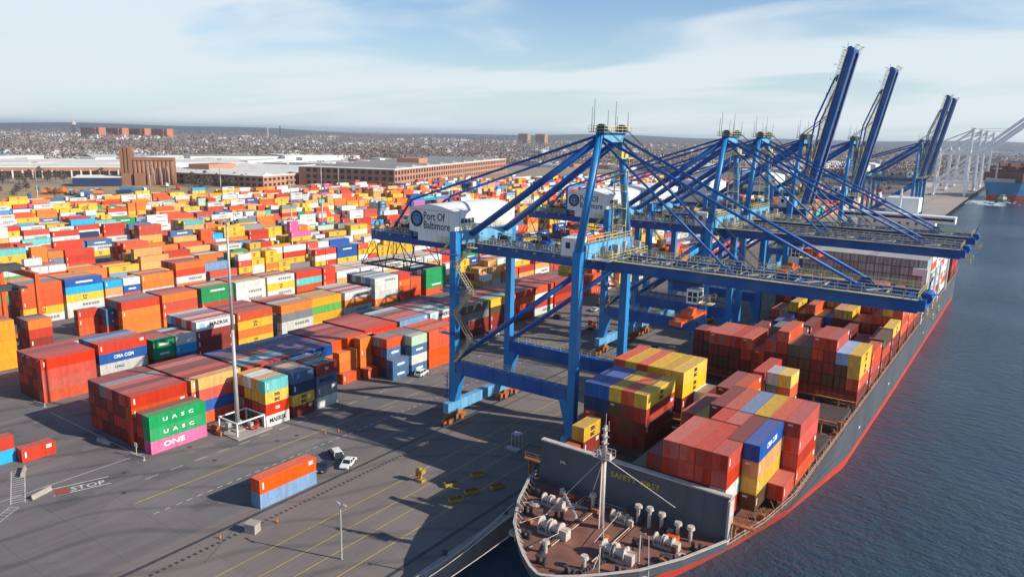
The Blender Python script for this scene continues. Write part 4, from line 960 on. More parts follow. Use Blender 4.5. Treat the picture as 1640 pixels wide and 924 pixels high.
# ------------------------------------------------------------------ container ship
SX = -45.6; HB = 20.2; DK = 8.05
ship = thing('container_ship', 'large dark grey container ship moored under the blue cranes', 'ship', (SX, 240, -3))
def shp(name, mb, m, parent=ship, smooth=False):
    mb.v = [(x-SX, y-240, z+3) for x, y, z in mb.v]; return part(name, mb, m, parent, smooth)
bowY = [(72.4, .25), (73.2, 1.9), (75, 4.2), (77, 6.3), (81, 9.9), (87, 13.3), (95, 16.5), (105, 18.9), (116, HB), (130, HB), (160, HB), (220, HB), (300, HB), (372, HB), (392, 19.5), (398, 17.5)]
def wl(y):            # half breadth at the waterline
    if y < 83: return .15
    if y < 175: return HB*min(1, sin(min(1, (y-83)/88)*pi/2)**.9)
    if y > 372: return max(8, HB-(y-372)*.45)
    return HB
st = []
for y, hb in bowY:
    w_ = wl(y); ystem = 0
    zl = [-5.5, -3.0, -.4, 2.0, 4.5, 6.3, DK, DK+1.15]
    prof = []
    for z in zl:
        f = max(0, min(1, (z+3)/(DK+3))); f2 = f**1.7 if y < 130 else f
        h = w_+(hb-w_)*f2 if z > -3 else w_*.98
        yy = y
        if y < 83:   # raked stem: lower points move aft
            yy = y+(83-y)*(1-f)*1.05
            h = max(.12, hb*f**2.2)
        prof.append((yy, min(h, hb) if y > 83 else h, z))
    st.append(prof)
def hull_strip(mb, i0, i1, sgn):
    for a, b_ in zip(st, st[1:]):
        for i in range(i0, i1):
            q = [(SX+sgn*a[i][1], a[i][0], a[i][2]), (SX+sgn*b_[i][1], b_[i][0], b_[i][2]), (SX+sgn*b_[i+1][1], b_[i+1][0], b_[i+1][2]), (SX+sgn*a[i+1][1], a[i+1][0], a[i+1][2])]
            mb.poly(q if sgn > 0 else q[::-1])
mb = MB()
for s in (1, -1): hull_strip(mb, 2, 6, s)
hs_ = st[-1]; mb.poly([(SX-p[1], p[0], p[2]) for p in hs_[:7]]+[(SX+p[1], p[0], p[2]) for p in hs_[:7]][::-1])
f0 = st[0]
for i in range(2, 6): mb.poly([(SX-f0[i][1], f0[i][0], f0[i][2]), (SX+f0[i][1], f0[i][0], f0[i][2]), (SX+f0[i+1][1], f0[i+1][0], f0[i+1][2]), (SX-f0[i+1][1], f0[i+1][0], f0[i+1][2])])
shp('hull', mb, HULL)
mb = MB()
for s in (1, -1): hull_strip(mb, 0, 2, s)
shp('boot_top', mb, HULLR)
mb = MB(); top = [(SX+p[6][1]-.02, p[6][0], DK-.02) for p in st]+[(SX-p[6][1]+.02, p[6][0], DK-.02) for p in st][::-1]; mb.poly(top); shp('deck', mb, DECK)
# bulwark round the foredeck: inner and outer skin with a cap
mb = MB(); caps = MB(); sts = MB()
fore = [p for p in st if p[0][0] < 100 or p[6][0] < 100]
ring = [(SX-p[6][1], p[6][0]) for p in reversed(st) if p[6][0] <= 95.1]+[(SX+p[6][1], p[6][0]) for p in st if p[6][0] <= 95.1]
for (xa, ya), (xb, yb) in zip(ring, ring[1:]):
    d = Vector((xb-xa, yb-ya, 0)); L = d.length; n_ = Vector((-d.y, d.x, 0))/max(L, 1e-6)
    a, b_ = Vector((xa, ya, DK)), Vector((xb, yb, DK)); hz_ = Vector((0, 0, 1.25)); ins = n_*.12
    mb.hexa([a, b_, b_+ins, a+ins, a+hz_, b_+hz_, b_+ins+hz_, a+ins+hz_])
    caps.bar(a+hz_+ins*.5+Vector((0, 0, .06)), b_+hz_+ins*.5+Vector((0, 0, .06)), .42, .12)
    k = max(1, int(L/1.3))
    for i in range(k):
        p = a.lerp(b_, (i+.5)/k)+ins; sts.bar(p+Vector((0, 0, 1.15)), p+n_*.85, .1, .14)
shp('bulwark', mb, HULL); shp('bulwark_cap', caps, STEELW); shp('bulwark_stay', sts, STEELW)
# breakwater
BWY = 96.3
mb = MB(); mb.hexa([(SX-15.8, BWY, DK-.02), (SX+15.8, BWY, DK-.02), (SX+15.8, BWY+.4, DK-.02), (SX-15.8, BWY+.4, DK-.02), (SX-15.8, BWY+1.0, 15), (SX+15.8, BWY+1.0, 14.6), (SX+15.8, BWY+1.4, 14.6), (SX-15.8, BWY+1.4, 15)])
bw = shp('breakwater', mb, HULL)
mb = MB(); mb.hexa([(SX-15.9, BWY+.7, 14.98), (SX+15.9, BWY+.7, 14.58), (SX+15.9, BWY+1.7, 14.58), (SX-15.9, BWY+1.7, 14.98), (SX-15.9, BWY+.7, 15.2), (SX+15.9, BWY+.7, 14.8), (SX+15.9, BWY+1.7, 14.8), (SX-15.9, BWY+1.7, 15.2)])
mb.box(SX+15.82, SX+16.15, BWY-.2, BWY+1.7, DK, 14.6); shp('breakwater_cap', mb, STEELW)
link('lettering', text_mesh('SAFETY  FIRST', 1.15, 'CENTER', .02, 8.2, .01, LINEY), ship, (1.2, BWY-240+.62, 12.9+3), (radians(90-8), 0, 0))
link('lettering', text_mesh('SWL', .55, 'CENTER', .01, None, .01, WHITEL), ship, (-11.5, BWY-240+.62, 12.3+3), (radians(90-8), 0, 0))
# foremast
mb = MB(); mx0, my0 = SX-.4, 89.6
mb.tube((mx0, my0, DK), (mx0, my0, 19.6), .42, 12, .36); mb.tube((mx0, my0, 19.6), (mx0, my0, 23.8), .34, 12, .28)
shp('mast', mb, STEELW, smooth=True)
mb = MB(); mb.cbox(mx0, my0, 19.0, 2.6, 1.8, .12); mb.rail((mx0-1.3, my0-.9, 19.1), (mx0+1.3, my0-.9, 19.1), 1, .65, .06); mb.rail((mx0-1.3, my0+.9, 19.1), (mx0+1.3, my0+.9, 19.1), 1, .65, .06)
mb.cbox(mx0+.9, my0-.3, 19.1, .6, .6, .8); mb.cbox(mx0-1.0, my0, 19.1, .5, .5, .7)
for z in (21.2, 22.2, 23.2): mb.tube((mx0-.6, my0, z), (mx0+.6, my0, z), .1, 6); mb.cbox(mx0, my0-.4, z, .4, .3, .35)
mb.tube((mx0, my0, 23.8), (mx0, my0, 25.6), .05, 5); mb.tube((mx0+.5, my0, 23.4), (mx0+.5, my0, 24.6), .05, 5)
mb.bar((mx0, my0-.5, DK), (mx0, my0-.5, 19), .08, .4)
shp('mast_platform', mb, STEELW)
mb = MB()
for dx, dy, z in ((-8, -4, DK), (-5, 5.5, DK), (9, 5.6, 11.5), (4.5, -7.5, DK)): mb.tube((mx0, my0, 19.0), (mx0+dx, my0+dy, z+.2), .05, 4)
shp('mast_stay', mb, STEELW)
# windlasses, winches, bollards, vents, chains
def winch(x, y, s=1, a=0):
    mb = MB(); mb.cbox(x, y, DK, 3.2*s, 1.6*s, .35)
    mb.tube((x-1.4*s, y, DK+1.0*s), (x+1.4*s, y, DK+1.0*s), .55*s, 12)
    for q in (-1.45, -.2, .2, 1.45): mb.tube((x+q*s-.08, y, DK+1.0*s), (x+q*s+.08, y, DK+1.0*s), .95*s, 14)
    mb.cbox(x+2.0*s, y, DK, 1.0*s, 1.2*s, 1.3*s)
    return mb
for x, y, s in ((SX-5.2, 83.6, 1.15), (SX+5.0, 83.6, 1.15), (SX-9.6, 90.6, .9), (SX+9.2, 90.4, .9), (SX+1.0, 92.8, .8)): shp('winch', winch(x, y, s), STEELW)
for sx in (-1, 1):
    mb = MB()
    for i in range(10):
        f = i/10; mb.cbox(SX+sx*(4.6-1.6*f), 82.3-5.0*f, DK, .38, .55, .3)
    shp('anchor_chain', mb, DARK)
for x, y in ((SX-7.5, 80.6), (SX+7.4, 80.6), (SX-11, 86.3), (SX+11, 86.6), (SX-13.4, 92), (SX+13.2, 92.2), (SX-2.2, 76.4), (SX+2.2, 76.4), (SX+6.2, 88.2), (SX-6.6, 88.0)):
    mb = MB(); mb.cbox(x, y, DK, 1.7, .7, .15)
    for q in (-.5, .5): mb.tube((x+q, y, DK+.1), (x+q, y, DK+1.0), .26, 10); mb.tube((x+q, y, DK+1.0), (x+q, y, DK+1.1), .33, 10)
    shp('bollard', mb, DARK)
for x, y, h in ((SX+3.4, 94, 2.6), (SX+5.3, 93.8, 2.9), (SX+7.0, 94.3, 2.4), (SX+9.8, 93.6, 2.2), (SX+11.6, 93.9, 2.0), (SX+3, 78.8, 1.6), (SX-3.2, 79, 1.5), (SX-4, 93.6, 2.2)):
    mb = MB(); mb.tube((x, y, DK), (x, y, DK+h), .28, 10); mb.tube((x, y, DK+h-.1), (x, y, DK+h+.35), .6, 12, .5); shp('ventilator', mb, STEELW)
for x, y in ((SX-8.2, 78.9), (SX+5.5, 78.2), (SX+8.3, 84.2)):
    mb = MB(); mb.tube((x, y, DK), (x, y, DK+4.6), .12, 6); mb.tube((x, y, DK+4.5), (x+.8, y, DK+4.7), .1, 6); shp('deck_lamp_post', mb, STEELW)
mb = MB(); mb.tube((SX-9.5, 93.6, DK+1.4), (SX-2.5, 86.0, DK+2.4), .22, 8); mb.tube((SX-9.5, 93.6, DK), (SX-9.5, 93.6, DK+1.6), .4, 8)
for i in range(8):
    f = i/8; mb.bar((SX-9.5+7*f, 93.6-7.6*f, DK+1.4+f), (SX-9.5+7*(f+.1), 93.6-7.6*(f+.1), DK+2.3+f), .08)
shp('stores_crane', mb, STEELW)
mb = MB(); mb.tube((SX-11.5, 91, DK+.3), (SX-8, 94.6, DK+.35), .5, 8); mb.cbox(SX+9.6, 92.4, DK, 1.6, 1.2, .9); shp('deck_locker', mb, ORANGE)
mb = MB()
for i in range(7):
    x = SX-13.5+i*.9; mb.tube((x, 88.6+i*.7, DK+.12), (x+3.6, 90.6+i*.4, DK+.12), .13, 6)
shp('mooring_rope', mb, STEELW)
mb = MB()
for dx, a, b_ in ((-3, 84, 77.5), (3, 84, 77.8), (-6, 90, 82), (7, 90, 81), (1, 92, 84)): mb.tube((SX+dx, a, DK+1.2), (SX+dx*1.6, b_, DK+.9), .05, 4)
shp('mooring_rope', mb, STEELW)
r_ = random.Random(17)
for i in range(18):
    x, y = SX+r_.uniform(-12, 12), r_.uniform(84, 95); 
    if abs(x-SX) < 1.4: continue
    mb = MB(); mb.cbox(x, y, DK, r_.uniform(.4, 1.3), r_.uniform(.4, 1.1), r_.uniform(.3, 1.2)); shp('deck_locker', mb, (STEELW, DARK, RUST, DECK)[i % 4])
for sx in (-1, 1):
    for q in (0, .35, .7):
        mb = MB(); mb.tube((SX+sx*(3.2+q), 80.5, DK+.25), (SX+sx*(3.2+q), 95.8, DK+.25), .08, 6); shp('deck_pipe', mb, (STEELW, RUST, DARK)[int(q*3)])
for k in range(12):
    x = SX-15+k*2.72; mb = MB(); mb.hexa([(x-.05, BWY-.02, DK), (x+.05, BWY-.02, DK), (x+.05, BWY+.2, DK), (x-.05, BWY+.2, DK), (x-.05, BWY+.95, 14.5), (x+.05, BWY+.95, 14.5), (x+.05, BWY+1.1, 14.5), (x-.05, BWY+1.1, 14.5)]); shp('weld_seam', mb, HULL)
for x, y, rr in ((SX-9.2, 80.6, 1.0), (SX+9.6, 81.8, .9), (SX-11.8, 89.4, .9), (SX+12.4, 89.2, .9)):
    mb = MB()
    for j in range(3):
        for i in range(14): mb.bar((x+(rr-j*.22)*cos(2*pi*i/14), y+(rr-j*.22)*sin(2*pi*i/14), DK+.12+j*.1), (x+(rr-j*.22)*cos(2*pi*(i+1)/14), y+(rr-j*.22)*sin(2*pi*(i+1)/14), DK+.12+j*.1), .18)
    shp('rope_coil', mb, STEELW)
mb = MB(); mb.rail((SX-6, 94.8, DK), (SX+1, 94.8, DK), 1.0, 1.2, .06); mb.rail((SX-6, 94.8, DK), (SX-6, 92, DK), 1.0, 1.2, .06); shp('ladder_railing', mb, STEELW)
# hatch coamings and covers bay by bay
bays = [(98.2, 111.4, 2, 15), (111.8, 129.9, 0, 15), (130.3, 143.2, 0, 16), (134.5, 147.2, 0, 0), (148.8, 161.6, 0, 16), (163.2, 177.4, 0, 16), (178.8, 191.4, 0, 16), (192.8, 205.4, 0, 16), (206.8, 219.4, 0, 16), (220.8, 233.4, 0, 16), (234.4, 247, 0, 16), (247.4, 260, 0, 16), (262.8, 329, 0, 16), (351, 379, 0, 16)]
for a, b_, k0, k1 in bays:
    if k1 == 0: continue
    mb = MB(); x1, x0 = -26.2-k0*CP, max(-26-k1*CP, SX-HB+1.1)
    n = 4; w = (x1-x0)/n
    for i in range(n): mb.box(x0+i*w+.06, x0+(i+1)*w-.06, a, b_, 8.7, DZ-.04)
    mb.box(x0+.3, x1-.3, a+.2, b_-.2, DK, 8.7); shp('hatch_cover', mb, HATCH)
# lashing bridges between bays, side rails
for y in (97.7, 130.1, 147.6, 162.3, 178.1, 192.1, 206.1, 220.1, 233.9, 261.0):
    mb = MB()
    for x in range(int(SX-HB)+1, int(SX+HB), 5): mb.box(x-.15, x+.15, y-.25, y+.25, DK, DK+2.6)
    mb.box(SX-HB+.8, SX+HB-.8, y-.4, y+.4, DK+2.6, DK+2.75); mb.rail((SX-HB+.8, y, DK+2.75), (SX+HB-.8, y, DK+2.75), 1, 2.5, .07)
    shp('lashing_bridge', mb, RUST)
for sgn in (1, -1):
    mb = MB(); pts = [(SX+sgn*(p[6][1]-.15), p[6][0]) for p in st if p[6][0] >= 95]
    for (xa, ya), (xb, yb) in zip(pts, pts[1:]): mb.rail((xa, ya, DK), (xb, yb, DK), 1.1, 1.6, .06)
    shp('deck_railing', mb, STEELW)
mb = MB(); r_ = random.Random(11)
for i in range(90):
    y = 101+i*1.75; x = SX+min(HB, 16.5+(y-95)*.22)-1.0
    mb.bar((x+.3, y, DK), (x-.5, y+r_.uniform(-.8, .8), DK+r_.uniform(1, 2.4)), .12)
    if i % 3 == 0: mb.cbox(x-.1, y, DK, .8, .6, r_.uniform(.4, 1.1))
shp('lashing_gear', mb, RUST)
for y in range(150, 262, 14):
    mb = MB(); mb.box(SX+HB-1.4, SX+HB-.4, y, y+.5, DK, DK+2.2); shp('deck_post', mb, RUST)
    mb = MB(); mb.box(SX+HB-1.5, SX+HB-.3, y+3, y+4.6, DK, DK+.8); shp('deck_chest', mb, RUST)
mb = MB()      # small white hull marks
for y in (168, 205, 270): mb.box(SX+HB+.01, SX+HB+.05, y, y+1.6, 3.2, 3.5)
shp('hull_mark', mb, WHITEL)
# white lashing frame beside the pale wall and accommodation block
mb = MB(); mb.box(SX+HB-1.3, SX+HB-.1, 261.2, 262.4, DK, 25.5); mb.box(SX+HB-4.2, SX+HB-1.3, 261.2, 262.4, 23.3, 25.5); mb.box(SX-HB+.1, SX-HB+1.3, 261.2, 262.4, DK, 25.5)
for y in (276.1, 289.5, 302.9, 330): mb.box(SX+HB-.9, SX+HB+.05, y-.5, y+.4, DK, 22.5)
shp('white_lashing_frame', mb, WHITE)
mb = MB(); mb.box(SX-13, SX+13, 331.5, 344, DK, 33.5); mb.box(SX-HB, SX+HB, 331, 337, 33.5, 36.2); acc = shp('deckhouse', mb, WHITE)
mb = MB(); mb.box(SX-HB+.5, SX+HB-.5, 330.93, 331.02, 34.5, 35.5)
for z in range(11, 33, 3):
    for x in range(-11, 12, 3): mb.box(SX+x-.5, SX+x+.5, 331.43, 331.52, z, z+1.1)
shp('bridge_window', mb, GLASS, ship)
mb = MB(); mb.box(SX-6, SX+6, 340, 350, 36.2, 42); mb.tube((SX, 335, 36), (SX, 335, 46), .4, 8); mb.box(SX-3, SX+3, 335, 335.3, 43, 43.3); shp('funnel', mb, WHITE)

# ------------------------------------------------------------------ second ship and tug
a2 = radians(-32)
s2 = thing('container_ship', 'pale blue hulled container ship loaded with maroon boxes, bow toward us', 'ship', (-54, 1075, -3), a2); s2.scale = (1.3, 1.0, 1.4)
def hull2(m, z0, z1, full=True):
    mb = MB(); secs = [(0, .3), (6, 6), (14, 12), (26, 18), (45, 22), (300, 22), (330, 16)]
    rows = []
    for y, hb in secs:
        rows.append([(y+(8 if y < 26 else 0)*(1-z/16), hb*(.25+.75*z/16 if y < 26 else (.75+.25*z/16 if y < 45 else 1)), z) for z in (z0, (z0+z1)/2, z1)])
    for s in (1, -1):
        for a, b_ in zip(rows, rows[1:]):
            for i in (0, 1):
                q = [(s*a[i][1], a[i][0], a[i][2]), (s*b_[i][1], b_[i][0], b_[i][2]), (s*b_[i+1][1], b_[i+1][0], b_[i+1][2]), (s*a[i+1][1], a[i+1][0], a[i+1][2])]
                mb.poly(q if s > 0 else q[::-1])
    if full: mb.poly([(r[2][1], r[2][0], z1) for r in rows]+[(-r[2][1], r[2][0], z1) for r in rows][::-1])
    return mb
part('hull', hull2(HULLB, 5.0, 16), HULLB, s2); part('boot_top', hull2(HULLR, -1, 5.0, False), HULLR, s2)
mb = MB(); mb.box(-14, 14, 20, 21, 16, 19); mb.tube((0, 12, 16), (0, 12, 32), .7, 8); mb.box(-4, 4, 11.5, 12.5, 27, 28); part('foremast', mb, STEELW, s2)
mb = MB()
for k in range(17):
    for b_ in range(10):
        h = rnd.choice((4, 5, 5, 6)) if b_ > 0 else 3
        for t_ in range(h):
            mb.col = tuple(q*rnd.uniform(.8, 1.1) for q in (.11, .022, .02)); x = -21+k*2.5; y = 24+b_*14
            if abs(x+1.2) < 18+b_*4: mb.box(x, x+2.44, y, y+12.2, 16.2+t_*2.62, 16.2+t_*2.62+2.59)
o = part('deck_cargo', mb, MCV, s2); o['kind'] = 'stuff'
mb = MB(); mb.box(-21, 21, 170, 182, 16, 46); part('deckhouse', mb, WHITE, s2)
tg = thing('tugboat', 'small dark tugboat under the bow of the pale blue ship', 'boat', (-37, 1072, -3), radians(160))
mb = MB()
for s in (1, -1): pass
mb.hexa([(-3, -12, 0), (3, -12, 0), (4, 9, 0), (-4, 9, 0), (-4.5, -13, 2.6), (4.5, -13, 2.6), (5, 9, 3), (-5, 9, 3)]); mb.hexa([(-4, 9, 0), (4, 9, 0), (.4, 14, 0), (-.4, 14, 0), (-5, 9, 3), (5, 9, 3), (.5, 16, 4), (-.5, 16, 4)]); part('hull', mb, DARK, tg)
mb = MB(); mb.box(-3, 3, -4, 6, 2.9, 5.5); mb.box(-2.2, 2.2, -1, 4, 5.5, 8.2); part('wheelhouse', mb, GALV, tg)
mb = MB(); mb.box(-2.25, 2.25, -1.05, 4.05, 6.6, 7.6); part('window', mb, GLASS, tg)
mb = MB(); mb.tube((0, 0, 8.2), (0, 0, 13), .2, 6); mb.tube((0, -3, 5), (0, -3, 8), .7, 8); part('mast', mb, DARK, tg)

foam = mat('wake_foam', (.50, .56, .58), .6, .5, .25, spec=.3)
mb = MB(); r_ = random.Random(21)
for i in range(190):
    t_ = r_.random(); x = -64+r_.gauss(0, 3+12*t_)+10*t_; y = 1150-150*t_+r_.gauss(0, 10); w_ = r_.uniform(.6, 3.4); a_ = r_.random()*3
    mb.poly([(x+w_*cos(a_+k*2*pi/6)*(1+.5*(k % 2)), y+2.5*w_*sin(a_+k*2*pi/6), -2.97+.0002*i) for k in range(6)])
for i in range(60):
    x = -37+r_.gauss(0, 7); y = 1062+r_.gauss(0, 22); w_ = r_.uniform(.5, 2); mb.poly([(x+w_*cos(k*2*pi/6), y+2.2*w_*sin(k*2*pi/6), -2.9+.0002*i) for k in range(6)])
tag(link('wake', mb.mesh('wake', foam)), 'white churned water round the tugboat and the pale blue bow', 'wake', kind='stuff')
# ------------------------------------------------------------------ vehicles
def car_parts(kind):
    """profile lofted across the width; +Y is the nose"""
    if kind == 'suv': L, Wd, zs = 4.8, 1.9, (.35, 1.05, 1.72); cab = (-2.2, -1.9, .55, 1.15)
    elif kind == 'pickup': L, Wd, zs = 5.4, 1.95, (.38, 1.05, 1.75); cab = (-.7, -.45, .75, 1.35)
    else: L, Wd, zs = 4.7, 1.8, (.28, .88, 1.42); cab = (-1.7, -.95, .45, 1.2)
    h = L/2; w = Wd/2; lo, be, to = zs
    body = MB()
    prof = [(-h, lo+.15), (-h+.06, be-.08), (-h+.25, be), (cab[0], be+.02), (cab[3], be), (h-.5, be-.12), (h-.08, be-.25), (h, lo+.2), (h-.05, lo), (-h+.08, lo)]
    n = len(prof)
    for s in (1, -1):
        pts = [(s*w, y, z) for y, z in prof]; body.poly(pts if s < 0 else pts[::-1])
    for i in range(n):
        a, b_ = prof[i], prof[(i+1) % n]; body.poly([(w, a[0], a[1]), (w, b_[0], b_[1]), (-w, b_[0], b_[1]), (-w, a[0], a[1])])
    if kind == 'pickup':
        for s in (-1, 1): body.box(s*w-.06 if s > 0 else -w, w if s > 0 else -w+.06, -h+.1, cab[0]-.05, be, be+.25)
    y0, y1, y2, y3 = cab; wi = w*.80
    glass = MB(); glass.hexa([(-w*.96, y0, be-.01), (w*.96, y0, be-.01), (w*.96, y3, be-.01), (-w*.96, y3, be-.01), (-wi, y1, to-.03), (wi, y1, to-.03), (wi, y2, to-.03), (-wi, y2, to-.03)])
    roof = MB(); roof.hexa([(-wi-.03, y1-.05, to-.05), (wi+.03, y1-.05, to-.05), (wi+.03, y2+.05, to-.05), (-wi-.03, y2+.05, to-.05), (-wi+.06, y1+.1, to+.03), (wi-.06, y1+.1, to+.03), (wi-.06, y2-.1, to+.03), (-wi+.06, y2-.1, to+.03)])
    for s in (-1, 1):
        for (a, b_) in (((y0, be), (y1, to-.04)), ((y3, be), (y2, to-.04)), (((y0+y3)/2, be), ((y1+y2)/2, to-.04))):
            roof.bar((s*w*.97, a[0], a[1]), (s*(wi+.01), b_[0], b_[1]), .09, .09)
    wheel = []
    for s in (-1, 1):
        for y in (-h+.9, h-.95):
            m_ = MB(); m_.tube((s*(w-.2), y, .33), (s*(w+.02), y, .33), .34, 12); wheel.append(m_.mesh('wheel', BLACK))
    lamps = []
    for s in (-1, 1):
        m_ = MB(); m_.box(s*w*.62-.22, s*w*.62+.22, h-.1, h+.01, be-.42, be-.26); lamps.append(m_.mesh('headlight', WHITEL))
    return dict(body=body.mesh('body', MO), window=glass.mesh('window', GLASS), roof=roof.mesh('roof', MO), wheels=wheel, lamps=lamps)
CP_ = {k: car_parts(k) for k in ('sedan', 'suv', 'pickup')}
def car(kind, x, y, deg, colr, label, roofc=None, group=None, z=.03):
    p = CP_[kind]; R = thing('parked_car', label, 'car' if kind != 'pickup' else 'pickup truck', (x, y, z), radians(deg), group or 'cars on the terminal pavement')
    link('body', p['body'], R, color=colr); link('window', p['window'], R); link('roof', p['roof'], R, color=roofc or colr)
    for w in p['wheels']: link('wheel', w, R)
    for w in p['lamps']: link('headlight', w, R)
    return R
WC, BC = (.72, .71, .68), (.03, .03, .035)
car('sedan', -103.2, 92.9, -155, WC, 'white sedan parked nose out beside the black and white car')
car('suv', -108.2, 94.2, 65, BC, 'black car with a white roof parked behind the white sedan', WC)
car('sedan', -105.5, 89.0, -155, (.03, .035, .05), 'dark sedan half hidden behind the orange container pair')
car('pickup', -133.4, 94.1, -160, (.42, .03, .02), 'red pickup beside the lamp mast base')
car('suv', -129.3, 143.0, 15, WC, 'white car parked at the foot of the tall container stacks')
car('suv', -134.9, 176.6, -10, WC, 'nearer of two white cars in the shade between stacks and crane')
car('suv', -138.3, 186.9, -14, WC, 'farther of two white cars in the shade between stacks and crane')
car('sedan', -130.0, 239.5, 10, (.5, .56, .5), 'pale green sedan beyond the nearest crane')
car('sedan', -135.0, 221.0, 15, BC, 'black sedan in the shade behind the crane brace')
car('pickup', -93.0, 238.0, 5, WC, 'white pickup on the quay under the second crane')
car('sedan', -90.5, 206.0, 12, BC, 'black sedan on the quay beside the rusty crane wheels')
car('suv', -133.6, 262.0, 8, (.4, .42, .45), 'grey car beyond the pale green sedan')
# yard machines
def reach_stacker(x, y, deg, colr, label, cat='forklift'):
    R = thing('container_forklift', label, cat, (x, y, .03), radians(deg), 'yard machines on the terminal')
    mb = MB(); mb.box(-1.7, 1.7, -3.6, 3.4, .9, 2.2); mb.box(-1.6, 1.6, -3.9, -1.8, 2.2, 3.2); link('body', mb.mesh('body', MO), R, color=colr)
    mb = MB(); mb.bar((-.4, -2.6, 3.2), (-.4, 6.2, 7.2), .9, .8); part('boom', mb, MO, R).color = (*colr, 1)
    mb = MB(); mb.box(-3.2, 3.2, 6.0, 6.8, 6.2, 6.8); mb.box(-.8, .8, 5.8, 6.8, 6.8, 7.6); part('spreader', mb, DARK, R)
    mb = MB(); mb.box(.3, 1.6, -.9, .7, 2.2, 3.9); part('cab', mb, GLASS, R)
    for sx in (-1, 1):
        for yy in (-2.6, 2.3):
            mb = MB(); mb.tube((sx*1.1, yy, .8), (sx*1.9, yy, .8), .8, 12); part('wheel', mb, BLACK, R)
reach_stacker(-131.8, 250.0, 20, (.62, .36, .02), 'yellow container forklift beside the pale green sedan')
reach_stacker(-124.0, 262.0, 70, (.62, .40, .02), 'yellow yard loader beyond the crane leg')
reach_stacker(-160.0, 300.0, 100, (.6, .08, .02), 'orange reach stacker near the far container gap')
def tractor(x, y, deg, colr, label, load=None):
    R = thing('terminal_tractor', label, 'truck', (x, y, .03), radians(deg), 'terminal tractors with chassis')
    mb = MB(); mb.box(-1.2, 1.2, 0, 2.6, .6, 1.3); mb.box(-1.2, .1, 1.2, 2.5, 1.3, 2.9); mb.hexa([(-1.2, 2.5, 1.3), (1.2, 2.5, 1.3), (1.2, 3.2, 1.3), (-1.2, 3.2, 1.3), (-1.2, 2.5, 1.75), (1.2, 2.5, 1.9), (1.2, 3.1, 1.7), (-1.2, 3.1, 1.6)]); part('body', mb, MO, R).color = (*colr, 1)
    mb = MB(); mb.box(-1.23, .13, 1.35, 2.53, 1.9, 2.6); part('window', mb, GLASS, R)
    mb = MB(); mb.box(-.5, .5, -11.6, 1, 1.0, 1.35); mb.box(-1.2, 1.2, -11.8, -11.4, 1.05, 1.4); mb.box(-1.2, 1.2, -.6, -.2, 1.05, 1.4); part('chassis', mb, YEL, R)
    for sx in (-1, 1):
        for yy in (2.3, .3, -9.2, -10.6):
            mb = MB(); mb.tube((sx*.75, yy, .5), (sx*1.2, yy, .5), .5, 12); part('wheel', mb, BLACK, R)
tractor(-84.0, 168.0, 0, WC, 'white terminal tractor with empty chassis under the nearest crane, on the quay lane')
tractor(-90.5, 252.0, 180, (.6, .36, .02), 'yellow terminal tractor with empty chassis between second and third crane')
tractor(-118.0, 214.0, 0, (.6, .1, .02), 'orange terminal tractor with empty chassis behind the nearest crane legs')
# RTG gantry at the left edge
g = thing('yard_gantry', 'orange yard gantry at the left edge over the container rows', 'crane', (-254, 91.5, 0))
for x in (-12.6, 12.6):
    for y in (-5.4, 5.4):
        mb = MB(); mb.box(x-.55, x+.55, y-.6, y+.6, 1.6, 18.4); part('leg', mb, ORANGE, g)
        mb = MB()
        for q in (-.9, .9): mb.tube((x-.35, y+q, .75), (x+.35, y+q, .75), .75, 12)
        part('wheel', mb, BLACK, g)
    mb = MB(); mb.box(x-.5, x+.5, -4.78, 4.78, 1.7, 2.8); part('sill_beam', mb, ORANGE, g)
for y in (-5.4, 5.4):
    mb = MB(); mb.box(-13.3, 13.3, y-.6, y+.6, 18.4, 20.2); part('girder', mb, ORANGE, g)
mb = MB(); mb.box(1, 5, -4.6, 4.6, 20.3, 22.2); part('trolley', mb, DARK, g)
mb = MB(); mb.box(1.8, 4.2, -6.1, 6.1, 14.2, 14.8); mb.box(2, 4, -2, 2, 14.8, 16); part('spreader', mb, DARK, g)
mb = MB()
for y in (-1.5, 1.5): mb.tube((2.3, y, 16), (2.3, y, 20.3), .05, 4); mb.tube((3.7, y, 16), (3.7, y, 20.3), .05, 4)
part('hoist_rope', mb, DARK, g)
mb = MB(); mb.box(-1.6, .6, -4.4, -2.2, 15.4, 17.8); part('cab', mb, GLASS, g)
mb = MB(); mb.tube((13.4, 3, 4.4), (14.3, 3, 4.4), 1.7, 14); mb.box(13.2, 14.4, 0, 2, 2, 4.5); part('cable_reel', mb, BLACK, g)

# ------------------------------------------------------------------ lamp masts
def mast_mesh(h):
    mb = MB(); mb.tube((0, 0, .6), (0, 0, h*.5), .48, 12, .34); mb.tube((0, 0, h*.5), (0, 0, h), .34, 12, .2); return mb.mesh('pole', GALV, True)
def head_mesh():
    mb = MB(); n = 14
    for i in range(n):
        a, b_ = 2*pi*i/n, 2*pi*(i+1)/n; mb.bar((1.5*cos(a), 1.5*sin(a), 0), (1.5*cos(b_), 1.5*sin(b_), 0), .14)
    for i in range(4): mb.bar((0, 0, .1), (1.5*cos(i*pi/2), 1.5*sin(i*pi/2), 0), .1)
    return mb.mesh('head_ring', GALV)
def flood_mesh(i, n):
    mb = MB(); a = 2*pi*i/n; x, y = 1.85*cos(a), 1.85*sin(a); mb.hexa([(x-.32, y-.32, -.35), (x+.32, y-.32, -.35), (x+.32, y+.32, -.35), (x-.32, y+.32, -.35), (x-.2, y-.2, .2), (x+.2, y-.2, .2), (x+.2, y+.2, .2), (x-.2, y+.2, .2)]); return mb.mesh('floodlight', DARK)
HM = head_mesh(); FM = [flood_mesh(i, 8) for i in range(8)]; PM = {}
